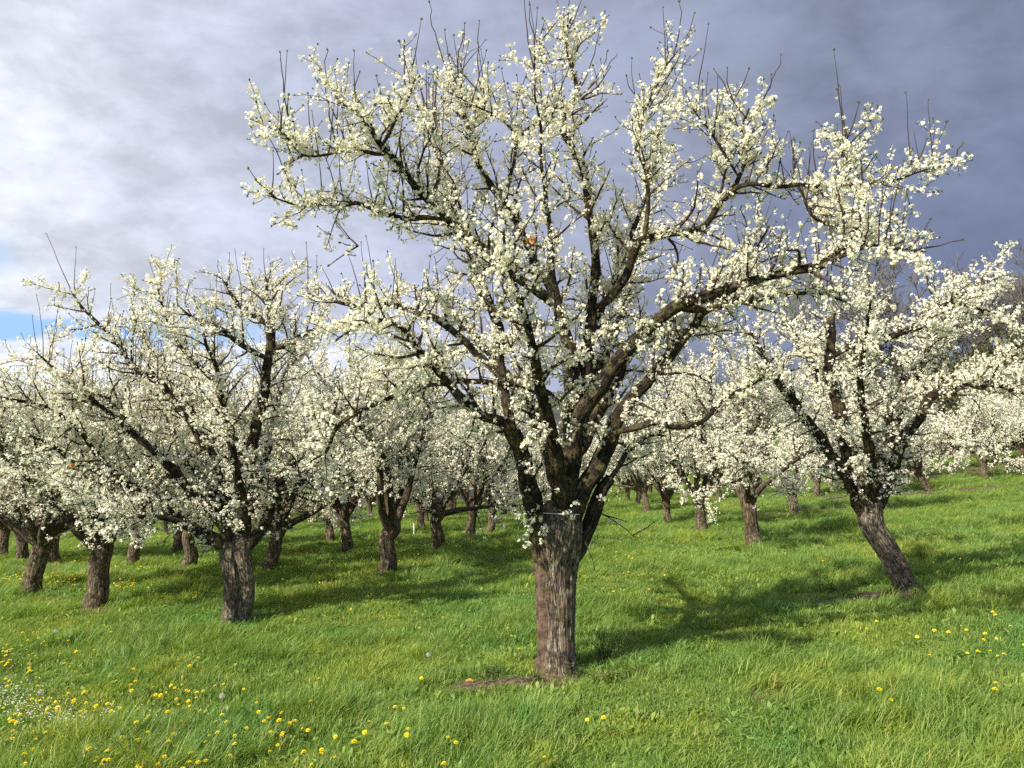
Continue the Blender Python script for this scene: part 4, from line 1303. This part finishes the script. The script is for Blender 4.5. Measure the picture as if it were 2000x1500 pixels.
er = ng.nodes.new('FunctionNodeEulerToRotation')
ng.links.new(nattr('rot', 'FLOAT_VECTOR'), er.inputs[0])
ng.links.new(gi.outputs[0], ip.inputs['Points']); ng.links.new(ci.outputs[0], ip.inputs['Instance'])
ng.links.new(nattr('idx', 'INT'), ip.inputs['Instance Index']); ng.links.new(er.outputs[0], ip.inputs['Rotation'])
ng.links.new(nattr('scl', 'FLOAT_VECTOR'), ip.inputs['Scale']); ng.links.new(ip.outputs[0], go.inputs[0])
md = gob.modifiers.new('scatter', 'NODES'); md.node_group = ng

# ------------------------------------------------------------------ dandelions
def dandelion(seed, stem_h, kind):
    rg = np.random.default_rng(seed)
    root = empty('dandelion', (0, 0, 0))
    st, hd = MB(), MB()
    bend = rg.normal(0, 0.02, 2)
    top = np.array([bend[0], bend[1], stem_h])
    tube(st, np.array([[0, 0, -0.02], [bend[0] * .2, bend[1] * .2, stem_h * .5], top]), np.array([0.0028, 0.0025, 0.0024]), 6)
    st.att = {}
    tube(st, np.array([top + [0, 0, -0.010], top + [0, 0, -0.003], top + [0, 0, 0.006]]), np.array([0.002, 0.007, 0.0085]), 8)
    st.att = {'tint': [(0, np.full(st.n, rg.random()))]}
    st.build('stem', M_STEM, root)
    petal = (np.array([(0.1, -0.05, 0), (0.62, -0.13, 0.05), (1.0, 0.0, 0.0), (0.62, 0.13, 0.05)]), np.array([(0, 1, 2, 3)]))
    for (nn, r, zt, z0) in ((20, 0.0195, 0.10, 0.004), (17, 0.0165, 0.42, 0.006), (13, 0.012, 0.85, 0.008), (8, 0.007, 1.6, 0.009)):
        a = np.arange(nn) / nn * 2 * PI + rg.uniform(0, 1)
        al = norm(np.stack([np.cos(a), np.sin(a), np.full(nn, zt) + rg.normal(0, 0.1, nn)], -1))
        up = np.repeat(np.array([[0, 0, 1.0]]), nn, 0)
        stamp(hd, petal, np.repeat((top + np.array([0, 0, z0]))[None], nn, 0), up, r * rg.uniform(0.9, 1.1, nn), rg, along=al,
              tint=np.full(nn, 1.0 - 0.2 * (zt > 0.5) - 0.25 * (zt > 1)))
    hd.build('head', M_YELLOW, root, smooth=False)
    return root


def clock(seed, stem_h):
    rg = np.random.default_rng(seed)
    root = empty('seed_head', (0, 0, 0))
    st, hd = MB(), MB()
    tube(st, np.array([[0, 0, -0.02], [0.004, 0, stem_h * .5], [0, 0, stem_h]]), np.array([0.0028, 0.0025, 0.0024]), 6)
    st.att = {'tint': [(0, np.full(st.n, 0.5))]}
    st.build('stem', M_STEM, root)
    u = norm(rg.normal(0, 1, (95, 3)))
    stamp(hd, FLOWER_MID, np.array([0, 0, stem_h]) + u * 0.019, u, 0.0042, rg)
    stamp(hd, FLOWER_FAR, np.array([0, 0, stem_h]) + u * 0.006, u, 0.004, rg)
    hd.build('fluff', M_CLOCK, root, smooth=False)
    return root


dp = [dandelion(401 + q, h, q) for q, h in enumerate((0.13, 0.16, 0.19))]
A = [(270, 235), (315, 250), (375, 230), (440, 265), (250, 280), (465, 315), (410, 270), (555, 220), (50, 320), (60, 300), (150, 350), (100, 440), (130, 460), (110, 480), (190, 485), (125, 530), (255, 520), (5, 415), (10, 475), (165, 630), (360, 615), (615, 515), (1300, 540), (1170, 660), (1320, 650), (1200, 705), (1260, 715), (945, 720), (85, 705), (685, 770), (385, 805), (440, 835), (580, 830), (575, 862), (630, 885), (715, 835), (725, 870), (880, 865), (920, 880), (810, 935), (65, 900), (175, 950), (895, 955), (805, 1005), (485, 935), (15, 1050), (175, 1115), (295, 1155), (435, 1100), (670, 1085), (615, 1160), (665, 1205), (820, 1210), (835, 1135), (915, 1220), (1100, 1110), (1170, 1045), (1215, 1075), (1320, 1080), (1360, 925), (1445, 915), (1495, 945), (1430, 995), (1655, 950), (1525, 720), (1595, 715), (1760, 655), (1710, 755), (1785, 755), (1815, 690), (1900, 710), (1910, 765), (1950, 810), (1900, 940), (1970, 945), (1810, 1010), (1700, 990), (1350, 1150), (1445, 1170), (1355, 1215), (1200, 1200), (1275, 1275), (890, 1300), (1080, 1330), (910, 1390), (685, 1430), (300, 1435), (440, 1470), (870, 1475), (1240, 1470), (1385, 1460), (1520, 1390), (1535, 1465), (1425, 1300), (1590, 1280), (1685, 1300), (1970, 1190), (1950, 1440), (1840, 500), (1950, 430), (1080, 1450), (1155, 905), (1110, 940), (990, 1075), (1700, 1495), (595, 390), (330, 185), (205, 180), (295, 155), (680, 265), (780, 350), (1070, 170), (945, 350)]
B = [(200, 675), (375, 700), (470, 865), (455, 900), (220, 945), (265, 1045), (155, 1050), (135, 1110), (145, 1160), (375, 1130), (320, 1175), (315, 1285), (135, 1365), (10, 1435), (10, 1185), (75, 1240), (715, 1290), (625, 1350), (600, 1475), (460, 1480), (750, 1020), (785, 1025), (845, 1040), (610, 1060), (570, 1030), (610, 1130), (675, 1155), (870, 915), (1085, 855), (1180, 615), (1035, 1105), (970, 1075), (800, 1160), (1040, 1370), (1190, 1325), (1215, 1420), (1085, 1480), (1100, 1330), (1475, 1240), (1615, 1055), (1945, 1110), (1905, 890), (1290, 1160), (1790, 1085), (120, 710), (10, 750)]
C_ = [(295, 750), (145, 690), (300, 665), (590, 665), (620, 680), (680, 690), (630, 740), (820, 755), (765, 790), (820, 795), (848, 875), (360, 1010), (220, 1165), (60, 1258), (245, 1290), (475, 1340), (520, 1360), (1230, 1230), (1330, 1215), (990, 1450), (465, 1490)]
E_ = [(465, 130), (880, 130), (905, 135), (1505, 130), (1460, 125), (1635, 120), (265, 345), (265, 230), (1195, 465), (1120, 503), (1400, 515), (1505, 510), (1565, 455), (1615, 525), (1690, 512), (1710, 543), (1780, 525), (1825, 525), (1870, 465), (1815, 400), (1915, 425), (1945, 500), (1995, 590), (1410, 640), (1680, 635), (1745, 640), (1795, 628), (1840, 640), (1880, 660), (1190, 360), (730, 640), (1975, 770), (1835, 820), (1865, 850), (1300, 965), (1200, 840), (1260, 895)]
spots = [(x / 5, 1200 + y / 5) for x, y in A] + [(400 + x / 5, 1200 + y / 5) for x, y in B] + [(700 + x / 2.727, 950 + y / 2.727) for x, y in C_] + [(1300 + x / 2.857, 1050 + y / 2.857) for x, y in E_]
rg = np.random.default_rng(77)
spots += [(float(rg.uniform(0, 430)), float(rg.uniform(1330, 1500))) for _ in range(34)] + [(float(abs(rg.normal(0, 60))), float(rg.normal(1280, 25))) for _ in range(18)]
used = set()
for (px, py) in spots:
    q = int(rg.integers(0, 3))
    o = dp[q] if q not in used else copy_tree(dp[q])
    used.add(q)
    sc = rg.uniform(0.6, 1.0)
    hs = (0.13, 0.16, 0.19)[q] * sc
    p = hit(px, py, hs)
    o.location = (p[0], p[1], float(gz(p[0], p[1])))
    o.scale = (sc, sc, sc)
    o.rotation_euler = (rg.normal(0.12, 0.2), rg.normal(0, 0.22), rg.uniform(-0.6, 0.6))
    if py < 1322 and px < 200:
        lab, g_ = 'yellow dandelion in the upper patch below the dark trunked tree at the left', 'dandelions of the upper left patch'
    elif px < 250:
        lab, g_ = 'yellow dandelion among the tiny daisies at the lower left', 'dandelions among the daisies'
    elif px < 440:
        lab, g_ = 'yellow dandelion in the crowded patch below the twisted trunk', 'dandelions of the crowded patch'
    elif px < 700 and py > 1320:
        lab, g_ = 'yellow dandelion in the thick grass between the crowded patch and the tall tree', 'dandelions in the thick grass'
    elif px < 1060 and py < 1330:
        lab, g_ = 'small yellow dandelion in the grass close left of the tall trunk', 'dandelions left of the tall trunk'
    elif px < 1300:
        lab, g_ = 'lone yellow dandelion in the front grass below the tall trunk', 'dandelions in front of the tall trunk'
    elif py < 1140:
        lab, g_ = 'small yellow dandelion near the tan and leaning trunks', 'dandelions around the right trunks'
    else:
        lab, g_ = 'yellow dandelion in the sunny grass below the leaning tree', 'dandelions below the leaning tree'
    tag(o, lab, 'dandelion', g_)
print('dandelions', len(spots))
ck = clock(450, 0.2)
for q, (px, py, lab) in enumerate([(109, 1233, 'white dandelion seed head above the upper left dandelion patch'), (80, 1352, 'white dandelion seed head at the edge of the daisies'),
                                (434, 1361, 'white dandelion seed head below and left of the twisted trunk'), (837, 1280, 'white dandelion seed head left of the tall trunk')]):
    o = ck if q == 0 else copy_tree(ck)
    p = hit(px, py, 0.2)
    o.location = (p[0], p[1], float(gz(p[0], p[1])))
    tag(o, lab, 'dandelion clock', 'dandelion seed heads')

# far yellow speckles and the carpets of tiny daisies nobody could count
rg = np.random.default_rng(12)
sp_ = MB()
P_ = []
for (px, py, sx, sy, n) in [(110, 1128, 70, 7, 260), (60, 1120, 60, 10, 120), (250, 1118, 90, 12, 70), (480, 1120, 90, 30, 50), (620, 1090, 80, 20, 60), (760, 1070, 80, 20, 45), (650, 1170, 60, 10, 14), (1120, 1110, 60, 30, 30), (1250, 1090, 60, 30, 30), (230, 1140, 40, 6, 60)]:
    for _ in range(n):
        qx, qy = rg.normal(px, sx), rg.normal(py, sy)
        if qy < 1020: continue
        p = hit(qx, qy, 0.1)
        P_.append([p[0], p[1], float(gz(p[0], p[1])) + rg.uniform(0.06, 0.13)])
P_ = np.array(P_)
stamp(sp_, FLOWER_MID, P_, norm(rg.normal(0, 0.4, P_.shape) + np.array([0, -0.2, 1])), rg.uniform(0.012, 0.019, len(P_)), rg)
tag(sp_.build('flower_carpet', M_YELLOW, smooth=False), 'specks of yellow flowers too small to count in the grass between the far trunks', None, None, 'stuff')
ds = MB()
P_ = []
for (px, py, sx, sy, n) in [(25, 1350, 32, 16, 230), (130, 1398, 50, 10, 200), (200, 1425, 50, 18, 200), (50, 1375, 40, 12, 140), (20, 1280, 20, 10, 40), (300, 1400, 50, 15, 40)]:
    for _ in range(n):
        qx, qy = rg.normal(px, sx), rg.normal(py, sy)
        p = hit(qx, qy, 0.09)
        P_.append([p[0], p[1], float(gz(p[0], p[1])) + rg.uniform(0.06, 0.12)])
P_ = np.array(P_)
stamp(ds, FLOWER_NEAR, P_, norm(rg.normal(0, 0.4, P_.shape) + np.array([-0.1, -0.3, 1])), rg.uniform(0.003, 0.0058, len(P_)), rg)
tag(ds.build('daisies', M_DAISY, smooth=False), 'carpet of tiny white daisies in the grass at the lower left', None, None, 'stuff')

# ------------------------------------------------------------------ weeds at the trunk, twine, stakes, wood chip
def weed(name, px, py, h, w, n_st, mat, leaf, lab, seed, cat='weed'):
    rg = np.random.default_rng(seed)
    p = hit(px, py)
    root = empty(name, p)
    st, lv = MB(), MB()
    for _ in range(n_st):
        a = rg.uniform(0, 2 * PI)
        d = norm(np.array([math.cos(a) * 0.45, math.sin(a) * 0.45, 1.0]) * np.array([w / h, w / h, 1]))
        L = h * rg.uniform(0.6, 1.1)
        q = np.array([rg.normal(0, w * .18), rg.normal(0, w * .18), -0.02]); P = [q]
        for _k in range(7):
            d = norm(d + rg.normal(0, 0.12, 3)); q = q + d * L / 7; P.append(q)
        P = np.array(P)
        tube(st, P, np.linspace(0.0035, 0.0015, 8), 4)
        pp = np.repeat(P[1:], 5, 0) + rg.normal(0, 0.012, (35, 3))
        stamp(lv, LEAF, pp, norm(rg.normal(0, .5, pp.shape) + np.array([0, 0, 1])), leaf * rg.uniform(0.6, 1.2, 35), rg, along=norm(rg.normal(0, 1, pp.shape) + np.array([0, 0, 0.35])))
    st.build('stem', M_TWIG, root)
    lv.build('foliage', mat, root, smooth=False)
    tag(root, lab, cat)
    return root


weed('weed', 1188, 1296, 0.27, 0.30, 22, M_WEED, 0.020, 'dark bushy weed right of the tall trunk', 1)
weed('herb', 1182, 1334, 0.13, 0.18, 18, M_HERB, 0.024, 'yellow green leafy herb at the right foot of the tall trunk', 2, 'herb')
weed('weed', 1125, 1322, 0.12, 0.2, 16, M_WEED, 0.018, 'low dark weed hugging the foot of the tall trunk', 3)
weed('weed', 960, 1322, 0.16, 0.36, 22, M_WEED, 0.017, 'low grey green weed on the bare soil left of the tall trunk', 4)
weed('weed', 885, 1322, 0.12, 0.3, 16, M_WEED, 0.017, 'small weed at the left end of the bare soil by the tall trunk', 8)
weed('weed', 1042, 1332, 0.10, 0.22, 14, M_WEED, 0.016, 'tiny weed in front of the left foot of the tall trunk', 9)
weed('herb', 1232, 1318, 0.16, 0.25, 14, M_HERB, 0.018, 'pale green herb in the grass beyond the dark bushy weed', 10, 'herb')
weed('weed', 1625, 1160, 0.22, 0.45, 20, M_WEED, 0.02, 'shaded weed on the soil left of the leaning trunk', 5)
weed('weed', 1815, 1158, 0.16, 0.4, 18, M_WEED, 0.02, 'small weed on the soil right of the leaning trunk', 6)
weed('herb', 1280, 1120, 0.3, 0.5, 18, M_HERB, 0.022, 'loose tall herb in the grass right of the tall tree, in the middle distance', 7, 'herb')

Dm = hit(*MAIN_PX)[1]


def twine(pts, dz, lab, r=0.0028):
    mb = MB()
    P = np.array([at(x, y, Dm + d) for (x, y), d in zip(pts, dz)])
    C = catmull(P, 0.03)
    tube(mb, C, np.full(len(C), r), 6)
    tag(mb.build('twine', M_TWINE), lab, 'twine', 'twine tied in the tall tree')


twine([(1012, 838), (1040, 840), (1085, 838)], (-0.18, -0.2, -0.14), 'white twine tied level across the tall tree above its fork')
twine([(1016, 772), (1017, 805), (1020, 842)], (-0.16, -0.17, -0.19), 'white twine hanging upright beside the left limb of the tall tree')
twine([(1060, 1002), (1095, 1004), (1132, 1005)], (-0.24, -0.27, -0.22), 'pale twine wrapped low around the trunk head of the tall tree')


def stake(px, py, h, r, lab, red=False):
    p = hit(px, py)
    root = empty('stake', p)
    mb = MB()
    tube(mb, np.array([[0, 0, -0.1], [0.01, 0, h * .5], [0, 0, h * (0.8 if red else 1)]]), np.full(3, r), 8)
    mb.build('post', M_TWINE, root)
    if red:
        mb = MB()
        tube(mb, np.array([[0, 0, h * .8], [0, 0, h * .9], [0, 0, h]]), np.full(3, r * 1.02), 8)
        mb.build('painted_tip', M_RED, root)
    tag(root, lab, 'stake')


stake(808, 1048, 0.42, 0.02, 'thin white stake in the grass right of the sturdy pale trunk')
stake(1838, 912, 0.75, 0.035, 'white stake with a red tip on the upper slope behind the leaning tree', True)

cp = hit(917 + 0, 1335)
mb = MB()
tube(mb, np.array([[-0.03, 0, 0.02], [0, 0.004, 0.028], [0.025, 0.002, 0.02], [0.04, 0, 0.022]]), np.array([0.007, 0.012, 0.010, 0.005]), 9, 0.25, 5)
ch = mb.build('wood_chip', M_CUT)
ch.location = cp
tag(ch, 'small orange wood chip lying on the bare soil left of the tall trunk', 'wood chip')
